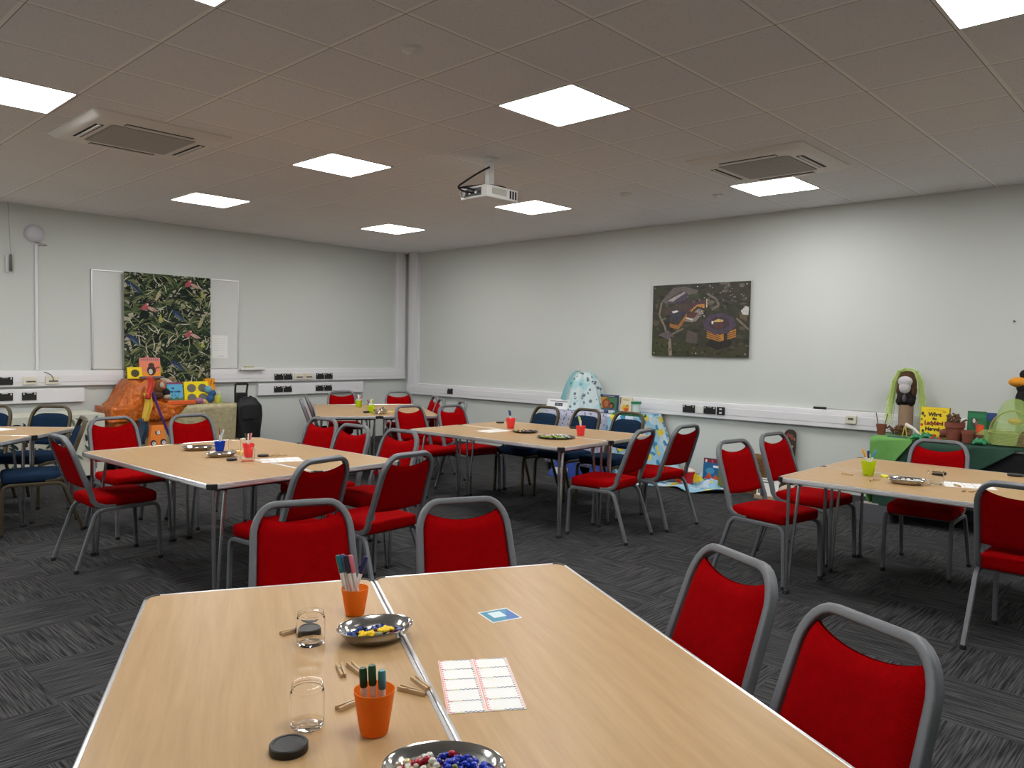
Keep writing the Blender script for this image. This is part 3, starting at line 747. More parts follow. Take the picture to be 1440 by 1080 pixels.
# ------------------------------------------------------------------ folding tables
TZ = .735
def make_table():
    t = thing('folding_table', '', 'table')
    w, l = .683, 1.83
    mb = MB(); out = rrect(w-.008, l-.008, .038, 6)
    mb.prism(out, TZ-.024, TZ).build('tabletop', M_BEECH, t)
    prof = [(-.011, -.001), (-.009, .0012), (-.003, .0012), (0, -.001), (.0005, -.004), (-.0012, -.0055), (.0005, -.007), (.0005, -.011), (-.0012, -.0125), (.0005, -.014), (.0005, -.018), (-.0012, -.0195), (.0005, -.021), (.0, -.027), (-.003, -.029), (-.02, -.029), (-.02, -.0245)]
    def loop(off):
        return rrect(w+2*off, l+2*off, .042+off, 6)
    vs = []; n = len(loop(0))
    for off, z in prof: vs += [(x, y, TZ+z) for x, y in loop(off)]
    fs = [(i*n+k, i*n+(k+1) % n, (i+1)*n+(k+1) % n, (i+1)*n+k) for i in range(len(prof)-1) for k in range(n)]
    MB().add(vs, fs).build('edge_trim', M_ALU, t, angle=25)
    cp = [(-.013, -.0005), (-.010, .0022), (-.002, .0022), (.002, -.001), (.002, -.029), (-.004, -.0305), (-.022, -.0305)]
    q = loop(0)
    for k in range(4):
        ids = list(range(k*7, k*7+7))
        vs = []
        for off, z in cp:
            lp = loop(off); vs += [(lp[i][0], lp[i][1], TZ+z) for i in ids]
        m = len(ids)
        MB().add(vs, [(i*m+j, i*m+j+1, (i+1)*m+j+1, (i+1)*m+j) for i in range(len(cp)-1) for j in range(m-1)]).build('corner_cap', M_BLACK, t)
    for sx in (-1, 1):
        for sy in (-1, 1):
            x, y = sx*(w/2-.05), sy*(l/2-.06); lg = MB()
            lg.tube([(x, y, TZ-.03), (x, y, .3), (x-sx*.004, y, .012)], .0105, n=8)
            lg.tube([(x-sx*.105, y-sy*.036, TZ-.03), (x-sx*.092, y-sy*.032, TZ-.045), (x-sx*.083, y-sy*.029, TZ-.075), (x-sx*.068, y-sy*.024, TZ-.2), (x-sx*.044, y-sy*.012, .3), (x-sx*.024, y-sy*.004, .012)], .0105, n=8)
            lo = lg.build('leg', M_CHROME, t)
            MB().box((x-sx*.012, y, .012), (.05, .026, .024)).build('foot', M_RUBBER, lo, bevel=.004)
    MB().box((0, l/2-.06, TZ-.035), (w-.12, .03, .022)).box((0, -l/2+.06, TZ-.035), (w-.12, .03, .022)).box((0, 0, TZ-.033), (.06, l-.3, .018)).build('under_frame', mat('dark_steel', (.05, .05, .052, 1), .5, metal=.4), t, bevel=.002)
    return t
tab = make_table(); first = True
TABLES = [
 ((1.092, 1.248), -28.0, ('left half of the nearest pair of beech tables', 'right half of the nearest pair of beech tables')),
 ((2.545, 4.965), 2.2, ('left one of the left pair, under the silver trays', 'right one of the left pair, beside three red chairs')),
 ((5.285, 4.745), 1.8, ('nearer table of the middle pair with plates of beads', 'farther table of the middle pair by the blue chairs')),
 ((5.262, 1.12), -.8, ('nearer one of the right pair, holding the steel tray', 'farther one of the right pair, by the green display')),
 ((5.66, 7.675), -31.0, ('left table of the small pair near the room corner', 'right table of the small pair near the room corner')),
 ((1.218, 7.727), 45.0, ('cut by the left photo edge, nearer half of its pair', 'by the leaf print cloth, farther half of its pair')),
]
for (cx, cy), a, lbs in TABLES:
    for s, lb in zip((-1, 1), lbs):
        x = cx+s*.3427*math.cos(R(a)); y = cy+s*.3427*math.sin(R(a)); lb = 'beech table, '+lb
        if first: tab.location = (x, y, 0); tab.rotation_euler = (0, 0, R(a)); tab['label'] = lb; tab['group'] = 'beech folding tables'; first = False
        else: dup(tab, (x, y, 0), R(a), lb, 'beech folding tables')
ZT_ = TZ+.0002       # small things stand here
#PART2
# ------------------------------------------------------------------ small things on the tables
def cm(name, rgb, a=.55, rough=.45): return mat(name, srgb(*rgb), rough, trans=a, ior=1.2)
M_ORC = cm('orange_frosted_plastic', (255, 148, 48), .5); M_LIME = cm('lime_frosted_plastic', (214, 232, 40), .5)
M_CORAL = cm('coral_frosted_plastic', (255, 84, 80), .4); M_BLUEC = cm('blue_frosted_plastic', (28, 70, 190), .2)
M_WOOD = mat('peg_wood', (.52, .36, .20, 1), .7, noise=((60, 60, 60), .2))
def obj_at(mb, name, m, loc, label, cat, group=None, rz=0, **kw):
    o = mb.build(name, m, None, **kw); o.location = loc; o.rotation_euler = (0, 0, rz); return tag(o, label, cat, group)
def cup(p, r, h, m, label, group):
    prof = [(0, .002), (r*.66, .002), (r*.70, .006), (r*.84, h*.5), (r, h), (r-.0018, h), (r*.84-.0018, h*.5), (r*.70-.0018, .008), (0, .005)]
    return obj_at(MB().lathe(prof, n=28), 'pen_pot', m, (p.x, p.y, ZT_), label, 'pot', group)
def pen(c, off, ang, tilt, L, cap, label, group, r=.0055, body=(225, 225, 222), capf=.30, h=.10):
    """felt pen standing in a pot at c, its foot off from the axis, leaning by tilt towards ang"""
    d = Vector((math.cos(ang)*math.sin(tilt), math.sin(ang)*math.sin(tilt), math.cos(tilt)))
    foot = Vector((c.x-math.cos(ang)*off, c.y-math.sin(ang)*off, ZT_+.008+r*math.sin(tilt)))
    t = thing('felt_pen', label, 'pen', foot, 0, group)
    q = d.to_track_quat('Z', 'Y'); t.rotation_mode = 'QUATERNION'; t.rotation_quaternion = q
    MB().lathe([(0, 0), (r*.6, 0), (r*.9, .004), (r*.9, L*(1-capf)), (0, L*(1-capf))], n=10).build('barrel', flat(body, .35), t)
    MB().lathe([(r*.9, L*(1-capf)-.002), (r*1.06, L*(1-capf)), (r*1.06, L-.004), (r*.85, L), (0, L)], n=10).build('cap', flat(cap, .35), t)
    return t
def jar(p, r, h, label, group, m=M_CLEAR):
    prof = [(0, .001), (r*.92, .001), (r, .006), (r, h*.80), (r*.96, h*.85), (r*.90, h*.87), (r*.90, h*.92), (r*.935, h*.925), (r*.935, h*.94), (r*.90, h*.945), (r*.90, h), (r*.87, h), (r*.87, h*.87), (r*.96, h*.79), (r*.96, .012), (r*.6, .005), (0, .007)]
    return obj_at(MB().lathe(prof, n=36), 'plastic_jar', m, (p.x, p.y, ZT_), label, 'jar', group)
def lid(p, r, h, label, group, z=None, rot=None):
    n = 40; prof = [(0, 0), (r*.97, 0), (r, .001), (r, h-.002), (r-.002, h), (r*.8, h), (r*.78, h-.0012), (0, h-.0012)]
    o = obj_at(MB().lathe(prof, n=n), 'jar_lid', M_BLACK, (p.x, p.y, ZT_ if z is None else z), label, 'lid', group)
    if rot: o.rotation_euler = rot
    return o
peg_proto = None
def peg(p, ang, label, group, z=None):
    global peg_proto
    loc = (p.x, p.y, ZT_ if z is None else z)
    if peg_proto is None:
        t = thing('clothes_peg', label, 'peg', loc, ang, group); peg_proto = t
        for s in (-1, 1):
            o = [(-.036, s*.0085), (-.036, s*.0045), (-.005, s*.0012), (.034, s*.0012), (.036, s*.003), (.034, s*.0062), (.0, s*.0075)]
            MB().prism(o, 0, .0095).build('prong', M_WOOD, t, bevel=.0008)
        sp = []
        for k in range(25):
            a = k/24*3*2*PI; sp.append((.004*math.cos(a), .004*math.sin(a), .0005+.009*k/24))
        MB().tube([(-.012, .0085, .001)]+sp+[(-.012, -.0085, .0095)], .0008, n=5).build('spring', M_CHROME, t)
        return t
    return dup(peg_proto, loc, ang, label, group)
def bowl(a, b, hgt, label, group, ratio=.62, m=M_STEEL, name='steel_bowl', flat_=False):
    """oval dish whose rim runs from a to b"""
    a, b = Vector(a), Vector(b); c = (a+b)/2; r = (b-a).length/2; ang = math.atan2(b.y-a.y, b.x-a.x); h = hgt
    if flat_: prof = [(0, 0), (r*.78, 0), (r*.86, h*.4), (r*.99, h), (r, h), (r*.995, h-.0015), (r*.87, h*.35+.002), (r*.78, .0022), (0, .0022)]
    else: prof = [(0, 0), (r*.6, 0), (r*.72, h*.12), (r*.86, h*.55), (r*.93, h*.93), (r*.985, h), (r, h-.001), (r*.985, h+.0014), (r*.925, h*.96), (r*.845, h*.57), (r*.70, h*.15+.001), (r*.58, .0022), (0, .0022)]
    return obj_at(MB().lathe(prof, n=48, sy=ratio), name, m, (c.x, c.y, ZT_), label, 'bowl', group, rz=ang, angle=60), c, r, ang
BEADC = [(30, 50, 150), (20, 30, 90), (190, 190, 186), (150, 20, 40), (210, 190, 150), (60, 120, 60), (40, 40, 48), (130, 150, 190), (180, 90, 110)]
def beads(c, r, ang, ratio, n, cols, label, z0=.004, pile=.012, rb=.0055, seed=1, name='beads'):
    rr = random.Random(seed); mb = MB()
    for k in range(n):
        a = rr.uniform(0, 2*PI); d = r*.62*math.sqrt(rr.random())
        x, y = d*math.cos(a), d*math.sin(a)*ratio; s = rb*rr.uniform(.7, 1.35)
        sec = int((a/(2*PI))*len(cols)+rr.uniform(-1.2, 1.2)) % len(cols)
        mb.ball((x, y, z0+s+rr.random()*pile*(1-d/r)), (s, s, s*.8), flat(cols[sec], .25), n=6)
    o = mb.build(name, None); o.location = (c.x, c.y, ZT_); o.rotation_euler = (0, 0, ang)
    return tag(o, label, 'beads', None, 'stuff')
def label_sheet(c, ang, w, h, label, rows=5, seed=0):
    """sheet of printed name labels, two columns of five, pink edged"""
    mb = MB(); T = Matrix.Identity(4); mb.box((0, 0, .0004), (w, h, .0008), M_PAPER)
    pk, rd, bl, gn = flat((232, 160, 150)), flat((190, 60, 90)), flat((96, 104, 130)), flat((206, 204, 150))
    for cx in (-w/4, w/4):
        for s in (-1, 1):
            x = cx+s*w*.235; patch(mb, T, rect(x-.0016, -h/2+.002, x+.0016, h/2-.002), pk if s < 0 else flat((225, 190, 180)), 1, .0008)
            for k in range(24):
                y = -h/2+h*(k+.5)/24; xx = x-s*.004
                patch(mb, T, ell(xx, y, .0018, .0022, 6), rd if s < 0 else flat((110, 60, 90)), 2, .0008)
        for k in range(rows+1):
            y = -h/2+h*(k/rows) if 0 < k < rows else (-h/2+.003 if k == 0 else h/2-.003)
            for j in range(14):
                x = cx-w*.2+w*.4*j/13; patch(mb, T, ell(x, y+.0012*(-1)**j, w*.017, .0018, 7), (gn if j < 6 else bl) if j > 1 else rd, 2, .0008)
    o = mb.build('label_sheet', None, smooth=False, fixn=False); o.location = (c.x, c.y, ZT_); o.rotation_euler = (0, 0, ang)
    return tag(o, label, 'label sheet')
Z = TZ
# nearest table
PA = 'orange pen pots'; PB = 'pens in the rear orange pot'; PC_ = 'pens in the front orange pot'
c1 = P(499, 864, Z=Z); cup(c1, .039, .078, M_ORC, 'orange pen pot behind the oval bowl with yellow beads', PA)
img_r = math.atan2(_r.y, _r.x)         # direction that runs to the right of the view
for off, da, tl, L, cap, lb in [(-.014, 180, .22, .165, (18, 112, 118), 'teal capped pen, leftmost in the rear orange pot'), (-.004, 172, .21, .166, (92, 88, 130), 'purple capped pen in the rear orange pot'),
                                (.006, 184, .20, .164, (24, 34, 58), 'navy capped pen in the rear orange pot'), (.018, 178, .20, .165, (205, 110, 130), 'pink capped pen in the rear orange pot'),
                                (.018, 8, .30, .165, (18, 22, 84), 'dark blue pen leaning right in the rear orange pot')]:
    pen(c1, off, img_r+R(da), tl, L, cap, lb, PB, r=.0066)
c2 = P(526, 1030, Z=Z); cup(c2, .041, .088, M_ORC, 'orange pen pot in front, holding green and teal pens', PA)
for off, da, tl, L, cap, lb in [(-.017, 180, .05, .122, (10, 62, 36), 'dark green pen on the left of the front orange pot'), (.001, 180, .05, .128, (12, 70, 40), 'dark green pen in the middle of the front orange pot'),
                                (.018, 180, .03, .118, (60, 130, 140), 'teal pen on the right of the front orange pot')]:
    pen(c2, off, img_r+R(da), tl, L, cap, lb, PC_, r=.0075)
j1 = P(437, 905, Z=Z); jar(j1, .036, .083, 'clear empty jar with a black lid lying behind it', 'clear jars')
j2 = P(432, 1021, Z=Z); jar(j2, .034, .088, 'clear empty jar beside the front orange pot', 'clear jars')
lid(P(434, 888, Z=Z), .034, .016, 'black jar lid lying flat behind the clear jar', 'black jar lids')
lid(P(406, 1056, Z=Z), .036, .016, 'black jar lid lying at the front left of the nearest table', 'black jar lids')
G = 'wooden pegs on the nearest table'
def pdir(a, b): a, b = P(*a, Z=Z), P(*b, Z=Z); return math.atan2(b.y-a.y, b.x-a.x)
peg(P(412, 889, Z=Z), pdir((405, 891), (430, 884)), 'wooden peg poking out left of the clear jar with the lid', G)
peg(P(480, 945, Z=Z), pdir((476, 932), (486, 957)), 'wooden peg left of the two above the front orange pot', G)
peg(P(500, 943, Z=Z), pdir((490, 934), (511, 952)), 'wooden peg right of the two above the front orange pot', G)
peg(P(494, 992, Z=Z), pdir((478, 990), (508, 978)), 'wooden peg half behind the front orange pot', G)
peg(P(580, 974, Z=Z), pdir((562, 968), (600, 978)), 'wooden peg beside the metal seam, lower of two crossed', G)
peg(P(592, 970, Z=Z), pdir((580, 958), (603, 976)), 'wooden peg lying across another beside the metal seam', G, z=ZT_+.0100)
b1, bc, br_, ba = bowl(P(474, 889, Z=Z+.036), P(579, 871, Z=Z+.036), .037, 'oval steel bowl of yellow and blue beads beside the rear orange pot', 'oval steel bowls', .76)
beads(bc, br_*1.12, ba, .74, 190, [(30, 52, 120), (18, 28, 70), (60, 84, 150), (24, 26, 40), (150, 160, 120), (120, 22, 36), (26, 40, 96)], 'blue and mixed beads in the oval bowl by the rear orange pot', seed=5, z0=.006, pile=.016)
for k, (ux, uy) in enumerate([(-.045, -.026), (-.030, -.020), (-.038, -.010), (-.020, -.024), (.012, -.012), (.026, -.008), (.020, -.020), (.036, -.014)]):
    mb = MB()
    for a in range(5): mb.ball((.006*math.cos(a*1.257), .006*math.sin(a*1.257), 0), (.0058, .0058, .0045), n=6)
    mb.ball((0, 0, .002), .005, n=6)
    w_ = Matrix.Rotation(ba, 4, 'Z') @ Vector((ux, uy, 0))
    o = mb.build('flower_bead', flat((238, 200, 10), .4)); o.location = (bc.x+w_.x, bc.y+w_.y, ZT_+.026); o.rotation_euler = (.4*(k % 3-1), .3*(k % 2), k)
    tag(o, 'yellow flower bead in the left cluster of the oval bowl' if k < 4 else 'yellow flower bead in the right cluster of the oval bowl', 'bead', 'yellow beads left cluster' if k < 4 else 'yellow beads right cluster')
b2, bc, br_, ba = bowl(P(537, 1073, Z=Z+.04), P(712, 1077, Z=Z+.04), .04, 'oval steel bowl cut by the bottom edge of the photo', 'oval steel bowls', .74)
beads(bc, br_*1.25, ba, .72, 300, [(20, 50, 170), (16, 40, 140), (150, 20, 40), (190, 186, 176), (206, 190, 150), (120, 24, 44), (30, 34, 60), (90, 100, 40)], 'mixed beads in the steel bowl at the bottom edge', seed=9, pile=.03, rb=.0062, z0=.010)
q = [P(*c, Z=Z) for c in ((615, 930), (712, 925), (741, 998), (630, 1004))]; cc = sum(q, Vector())/4
label_sheet(cc, math.atan2((q[1]-q[0]).y, (q[1]-q[0]).x), (q[1]-q[0]).length*.5+(q[2]-q[3]).length*.5, ((q[0]-q[3]).length+(q[1]-q[2]).length)/2, 'white sheet of labels lying right of the metal seam')
q = [P(*c, Z=Z) for c in ((673, 862), (713, 855), (732, 869), (693, 877))]; cc = sum(q, Vector())/4
w_, h_ = (q[1]-q[0]).length, (q[0]-q[3]).length
mb = MB(); I4 = Matrix.Identity(4); mb.box((0, 0, .0004), (w_, h_, .0008), M_PAPER)
patch(mb, I4, rect(-w_*.46, -h_*.44, w_*.46, h_*.44), flat((40, 130, 160), .4), 1, .0008); patch(mb, I4, [(0, -h_*.44), (w_*.46, -h_*.44), (w_*.46, h_*.44), (w_*.25, h_*.1), (.1*w_, -.2*h_)], flat((26, 92, 168), .4), 2, .0008)
patch(mb, I4, rect(-w_*.27, -h_*.16, w_*.15, h_*.3), flat((206, 222, 226), .5), 3, .0008)
o = mb.build('card', None, smooth=False, fixn=False); o.location = (cc.x, cc.y, ZT_); o.rotation_euler = (0, 0, math.atan2((q[1]-q[0]).y, (q[1]-q[0]).x)); tag(o, 'small blue and teal card on the nearest table', 'card')

# left table
T1 = 'steel trays on the left table'
_, bc, br_, ba = bowl(P(255, 629, Z=Z+.025), P(302, 627, Z=Z+.025), .026, 'oval steel tray behind the blue pen pot', T1, .7)
beads(bc, br_, ba, .7, 40, [(120, 116, 110), (60, 56, 52), (160, 156, 150)], 'grey beads in the tray behind the blue pot', seed=3)
_, bc, br_, ba = bowl(P(288, 638, Z=Z+.025), P(334, 636, Z=Z+.025), .026, 'oval steel tray in front of the blue pen pot', T1, .7)
beads(bc, br_, ba, .7, 60, [(170, 166, 160), (70, 60, 50), (60, 100, 170), (190, 188, 180)], 'blue and white beads in the tray before the blue pot', seed=4)
c3 = P(309, 634.5, Z=Z); cup(c3, .040, .072, M_BLUEC, 'blue pen pot on the left table', 'pen pots on the left table')
c4 = P(349.5, 642, Z=Z); cup(c4, .040, .09, M_CORAL, 'coral pen pot on the left table', 'pen pots on the left table')
for off, da, tl, L, cap, lb in [(.006, 150, .05, .16, (140, 84, 60), 'brown capped pen in the blue pot'), (.008, 100, .12, .15, (205, 190, 170), 'beige capped pen in the blue pot'), (.012, 20, .26, .15, (205, 215, 225), 'white pen leaning right in the blue pot'), (.010, 60, .2, .125, (190, 210, 235), 'short pale blue pen in the blue pot')]:
    pen(c3, off, img_r+R(da), tl, L, cap, lb, 'pens in the blue pot')
for off, da, tl, L, cap, lb in [(.016, 165, .28, .155, (58, 56, 40), 'olive pen leaning left in the coral pot'), (.004, 120, .05, .15, (240, 215, 215), 'white pen in the coral pot on the left table'), (.010, 30, .14, .155, (90, 20, 40), 'maroon pen in the coral pot'), (.014, 20, .22, .155, (220, 130, 130), 'pink pen in the coral pot')]:
    pen(c4, off, img_r+R(da), tl, L, cap, lb, 'pens in the coral pot on the left table')
lid(P(326, 647.5, Z=Z), .034, .015, 'black jar lid beside the front steel tray on the left table', 'black lids on the left table')
lid(P(370, 642, Z=Z), .036, .014, 'black jar lid behind the label sheet on the left table', 'black lids on the left table')
jar(P(348, 648.5, Z=Z), .045, .09, 'clear jar standing in front of the coral pot', 'clear jars on the left table', M_CLEAR2); jar(P(330, 634, Z=Z), .042, .09, 'clear jar right of the blue pot', 'clear jars on the left table', M_CLEAR2)
q = [P(*c, Z=Z) for c in ((371, 650), (418, 644))]; label_sheet((q[0]+q[1])/2, 1.2, .2, .27, 'label sheet on the left table near the seam')
for px, py, a, lb in [(384, 641, .4, 'wooden peg behind the label sheet, left of three'), (391, 639, 1.5, 'wooden peg behind the label sheet, middle of three'), (396, 641, -.5, 'wooden peg behind the label sheet, right of three')]:
    peg(P(px, py, Z=Z), a, lb+' on the left table', 'pegs on the left table')
o = obj_at(MB().box((0, 0, .012), (.05, .04, .024)), 'yellow_block', flat((235, 200, 120)), P(338, 638, Z=ZT_), 'small pale yellow block beside the coral pot', 'block', bevel=.003)

# middle table
c5 = P(718, 602.5, Z=Z); cup(c5, .047, .10, M_CORAL, 'coral pot with blue pens on the middle table', 'coral pots on the middle table')
for off, da, tl, L, cap, lb in [(.014, 150, .2, .17, (30, 52, 104), 'blue capped pen leaning left on the middle table'), (.008, 120, .13, .16, (40, 60, 110), 'second blue capped pen on the middle table')]:
    pen(c5, off, img_r+R(da), tl, L, cap, lb, 'blue pens on the middle table', r=.008)
c6 = P(816.5, 612.5, Z=Z); cup(c6, .044, .088, M_CORAL, 'coral pot with pale green pens on the middle table', 'coral pots on the middle table')
for off, da, tl, L, cap, lb in [(.018, 160, .24, .17, (190, 210, 110), 'lime capped pen, left in the right coral pot'), (.010, 150, .15, .16, (200, 215, 130), 'lime capped pen, middle in the right coral pot'), (.004, 100, .1, .13, (230, 225, 215), 'white pen, right in the right coral pot')]:
    pen(c6, off, img_r+R(da), tl, L, cap, lb, 'pens in the right coral pot', r=.007)
M_DPL = mat('dark_plate', (.03, .022, .02, 1), .35)
_, bc, br_, ba = bowl(P(720, 605.5, Z=Z+.015), P(757, 606, Z=Z+.015), .014, 'dark plate with yellow beads on the middle table', 'dark plates', .95, M_DPL, 'plate', True)
beads(bc, br_*1.25, ba, .9, 90, [(70, 40, 50), (190, 170, 70), (210, 190, 60), (120, 90, 100), (90, 60, 70)], 'yellow and purple beads on the dark plate', seed=12, rb=.009)
_, bc, br_, ba = bowl(P(755, 613, Z=Z+.015), P(809, 614, Z=Z+.015), .014, 'dark plate with green and white beads on the middle table', 'dark plates', .95, M_DPL, 'plate', True)
beads(bc, br_*1.3, ba, .95, 170, [(216, 214, 214), (226, 226, 230), (210, 190, 190), (190, 140, 140), (150, 170, 90), (170, 190, 90), (60, 70, 40), (190, 200, 200)], 'green, pink and white beads on the dark plate', seed=13, rb=.009)
lid(P(703.5, 595, Z=Z), .042, .014, 'black jar lid behind the label sheet on the middle table', 'black lids on the middle table'); lid(P(807, 602.5, Z=Z), .042, .014, 'black jar lid left of the right coral pot', 'black lids on the middle table')
label_sheet(P(694, 606, Z=Z), 1.5, .2, .28, 'label sheet on the middle table beside the left coral pot')

# right table
c7 = P(1221, 668.5, Z=Z); cup(c7, .046, .092, M_LIME, 'lime pen pot on the right table', 'lime pots')
for off, da, tl, L, cap, lb in [(.02, 165, .36, .165, (235, 160, 40), 'orange pen leaning left in the lime pot'), (.006, 140, .08, .15, (30, 50, 80), 'navy pen in the lime pot on the right table'), (.018, 15, .42, .165, (60, 130, 170), 'blue pen leaning right in the lime pot'), (.012, 60, .16, .13, (240, 235, 225), 'white pen in the lime pot on the right table')]:
    pen(c7, off, img_r+R(da), tl, L, cap, lb, 'pens in the lime pot on the right table', r=.007)
_, bc, br_, ba = bowl(P(1247, 672, Z=Z+.028), P(1304, 676, Z=Z+.028), .03, 'oval steel tray of black and white beads on the right table', 'tray on the right table', .72)
beads(bc, br_*1.25, ba, .72, 110, [(206, 204, 200), (30, 32, 40), (40, 50, 90), (190, 186, 180), (150, 140, 90), (222, 222, 222)], 'black and white beads in the tray on the right table', seed=21, rb=.009, pile=.02)
lid(P(1320.5, 667, Z=Z), .042, .016, 'black jar lid behind the steel tray on the right table', 'black lids on the right table'); lid(P(1428, 669.5, Z=Z), .046, .014, 'black jar lid at the far right of the right table', 'black lids on the right table')
jar(P(1315, 681, Z=Z), .045, .085, 'clear jar right of the steel tray on the right table', 'jar on the right table', M_CLEAR2)
label_sheet(P(1362, 683, Z=Z), .35, .21, .27, 'white label sheet on the right table')
q = P(1325, 676, Z=Z)
for px, py, a, lb in [(1187, 666, .5, 'wooden peg left of the lime pot, rear'), (1191, 668, 1.4, 'wooden peg left of the lime pot, front'), (1225, 676, .2, 'wooden peg in front of the lime pot, left'), (1229, 675, 1.8, 'wooden peg in front of the lime pot, right'),
                      (1346, 684, .6, 'wooden peg on the left edge of the right label sheet'), (1356, 691, .1, 'wooden peg before the right label sheet, left'), (1368, 692, -.2, 'wooden peg before the right label sheet, right')]:
    peg(P(px, py, Z=Z), a, lb, 'pegs on the right table', z=ZT_+(.0012 if px == 1346 else 0))
obj_at(MB().box((0, 0, .006), (.06, .035, .012)), 'yellow_block', flat((232, 226, 70)), P(1244, 671, Z=ZT_), 'flat yellow block left of the steel tray', 'block', rz=.6, bevel=.003)

# table near the corner
c8 = P(504.5, 572.5, Z=Z); cup(c8, .047, .085, M_LIME, 'left lime pen pot on the far corner table', 'lime pots on the far corner table')
c9 = P(521.5, 580, Z=Z); cup(c9, .047, .085, M_LIME, 'right lime pen pot on the far corner table', 'lime pots on the far corner table')
for c, lst in ((c8, [(.02, 170, .4, (120, 70, 90), 'purple pen leaning left'), (.01, 120, .15, (235, 235, 230), 'white pen upright'), (.018, 10, .42, (190, 90, 110), 'pink pen leaning right')]), (c9, [(.02, 165, .45, (150, 70, 80), 'red pen leaning left'), (.008, 60, .1, (220, 230, 200), 'pale pen upright'), (.016, 20, .3, (190, 200, 60), 'lime pen leaning right')])):
    for off, da, tl, cap, lb in lst: pen(c, off, img_r+R(da), tl, .15, cap, lb+(' in the left lime pot' if c is c8 else ' in the right lime pot'), 'pens on the far corner table', r=.008)
_, bc, br_, ba = bowl(P(526, 575.5, Z=Z+.05), P(545, 576.5, Z=Z+.05), .05, 'steel bowl of beads on the far corner table', 'steel bowl far', .8)
beads(bc, br_*1.3, ba, .8, 70, [(150, 140, 120), (80, 76, 60), (190, 186, 176), (110, 100, 80)], 'beads heaped in the bowl on the far corner table', seed=31, rb=.012, pile=.06, z0=.01)
lid(P(515, 580.5, Z=Z), .036, .02, 'black jar lid left of the right lime pot on the far corner table', 'black lid far')
obj_at(MB().box((0, 0, .004), (.1, .06, .008)), 'yellow_paper', flat((228, 196, 110)), P(552, 579.5, Z=ZT_), 'folded yellow paper on the far corner table', 'paper', smooth=False)
obj_at(MB().box((0, 0, .003), (.15, .21, .006)), 'paper_stack', M_PAPER, P(-2, 604.5, Z=ZT_), 'white paper on the far left table at the photo edge', 'paper', rz=.5, smooth=False)

# ------------------------------------------------------------------ displays along the walls
def cloth_skirt(mb, pts, ztop, zbot, amp, freq, m=None, nv=10, out=None, ph=0):
    """hanging cloth under a polyline; zbot may be a function of 0..1"""
    seg = []; tot = 0
    for a, b in zip(pts, pts[1:]): L = (Vector(b)-Vector(a)).length; seg.append((tot, L, Vector(a), Vector(b))); tot += L
    def fn(u, v):
        d = u*tot
        for s0, L, a, b in seg:
            if d <= s0+L+1e-6: break
        t = (d-s0)/L; p = a.lerp(b, t); dr = (b-a).normalized(); nr = Vector((dr.y, -dr.x))
        zb = zbot(u) if callable(zbot) else zbot
        wv = amp*v*(math.sin(d*freq+ph)+.5*math.sin(d*freq*2.3+1+ph))
        p = p+nr*(wv+.012*v)
        return (p.x, p.y, ztop+(zb-ztop)*v)
    return mb.grid(fn, max(12, int(tot*40)), nv, m)
def solidify(o, th=.004):
    m = o.modifiers.new('thickness', 'SOLIDIFY'); m.thickness = th; m.offset = 0; return o
def display_table(x0, x1, y0, y1, z, label):
    t = thing('display_table', label, 'table', ((x0+x1)/2, (y0+y1)/2, 0)); w, d = x1-x0, y1-y0
    MB().box((0, 0, z-.014), (w, d, .028)).build('tabletop', mat('pale_laminate', (.55, .53, .5, 1), .5), t, bevel=.003)
    for sx in (-1, 1):
        for sy in (-1, 1): MB().box((sx*(w/2-.04), sy*(d/2-.04), (z-.028)/2), (.03, .03, z-.028)).build('leg', M_BLACK, t)
    return t
def book(name, label, cat, x, y, z, w, h, th, rz, lean, base, draw=None, group=None, seed=0):
    """standing printed cover leaning back by lean; local x right, z up, front -y"""
    t = thing(name, label, cat, (x, y, z), rz, group); t.rotation_euler = (R(-lean), 0, rz)
    mb = MB(); T = Matrix.Translation((0, 0, h/2)) @ Matrix.Rotation(PI/2, 4, 'X')
    mb.box((0, 0, -th/2), (w, h, th), flat(base, .45), T=T); L = [1]
    def put(pts, c, rough=.45): patch(mb, T, clip([((u-.5)*w, (v-.5)*h) for u, v in pts], -w/2, -h/2, w/2, h/2), flat(c, rough), L[0]*.5, 0); L[0] += 1
    def txt(s, size, u, v, c, sx=1.0): text_patch(mb, T, s, size*h, (u-.5)*w, (v-.5)*h, flat(c, .45), L[0]*.5, 0, .002*h/.2, sx); L[0] += 1
    if draw: draw(put, txt)
    mb.build('cover', None, t, smooth=False, fixn=False)
    MB().box((0, th*.45, h/2), (w*.97, th*.7, h*.97)).build('pages', M_PAPER, t, smooth=False) if False else None
    return t
def E(cx, cy, a, b, n=16, rot=0): return ell(cx, cy, a, b, n, rot)
def blobtoy(name, label, cat, loc, parts, group=None, vox=.008, rz=0):
    """soft toy: overlapping balls fused into one skin; parts = (c, r, material, part name)"""
    t = thing(name, label, cat, loc, rz, group); by = {}
    for c, r, m, pn in parts: by.setdefault(pn, [MB(), m])[0].ball(c, r, None, n=14)
    for pn, (mb, m) in by.items():
        o = mb.build(pn, m, t); md = o.modifiers.new('fuse', 'REMESH'); md.mode = 'VOXEL'; md.voxel_size = vox; md.use_smooth_shade = True
    return t

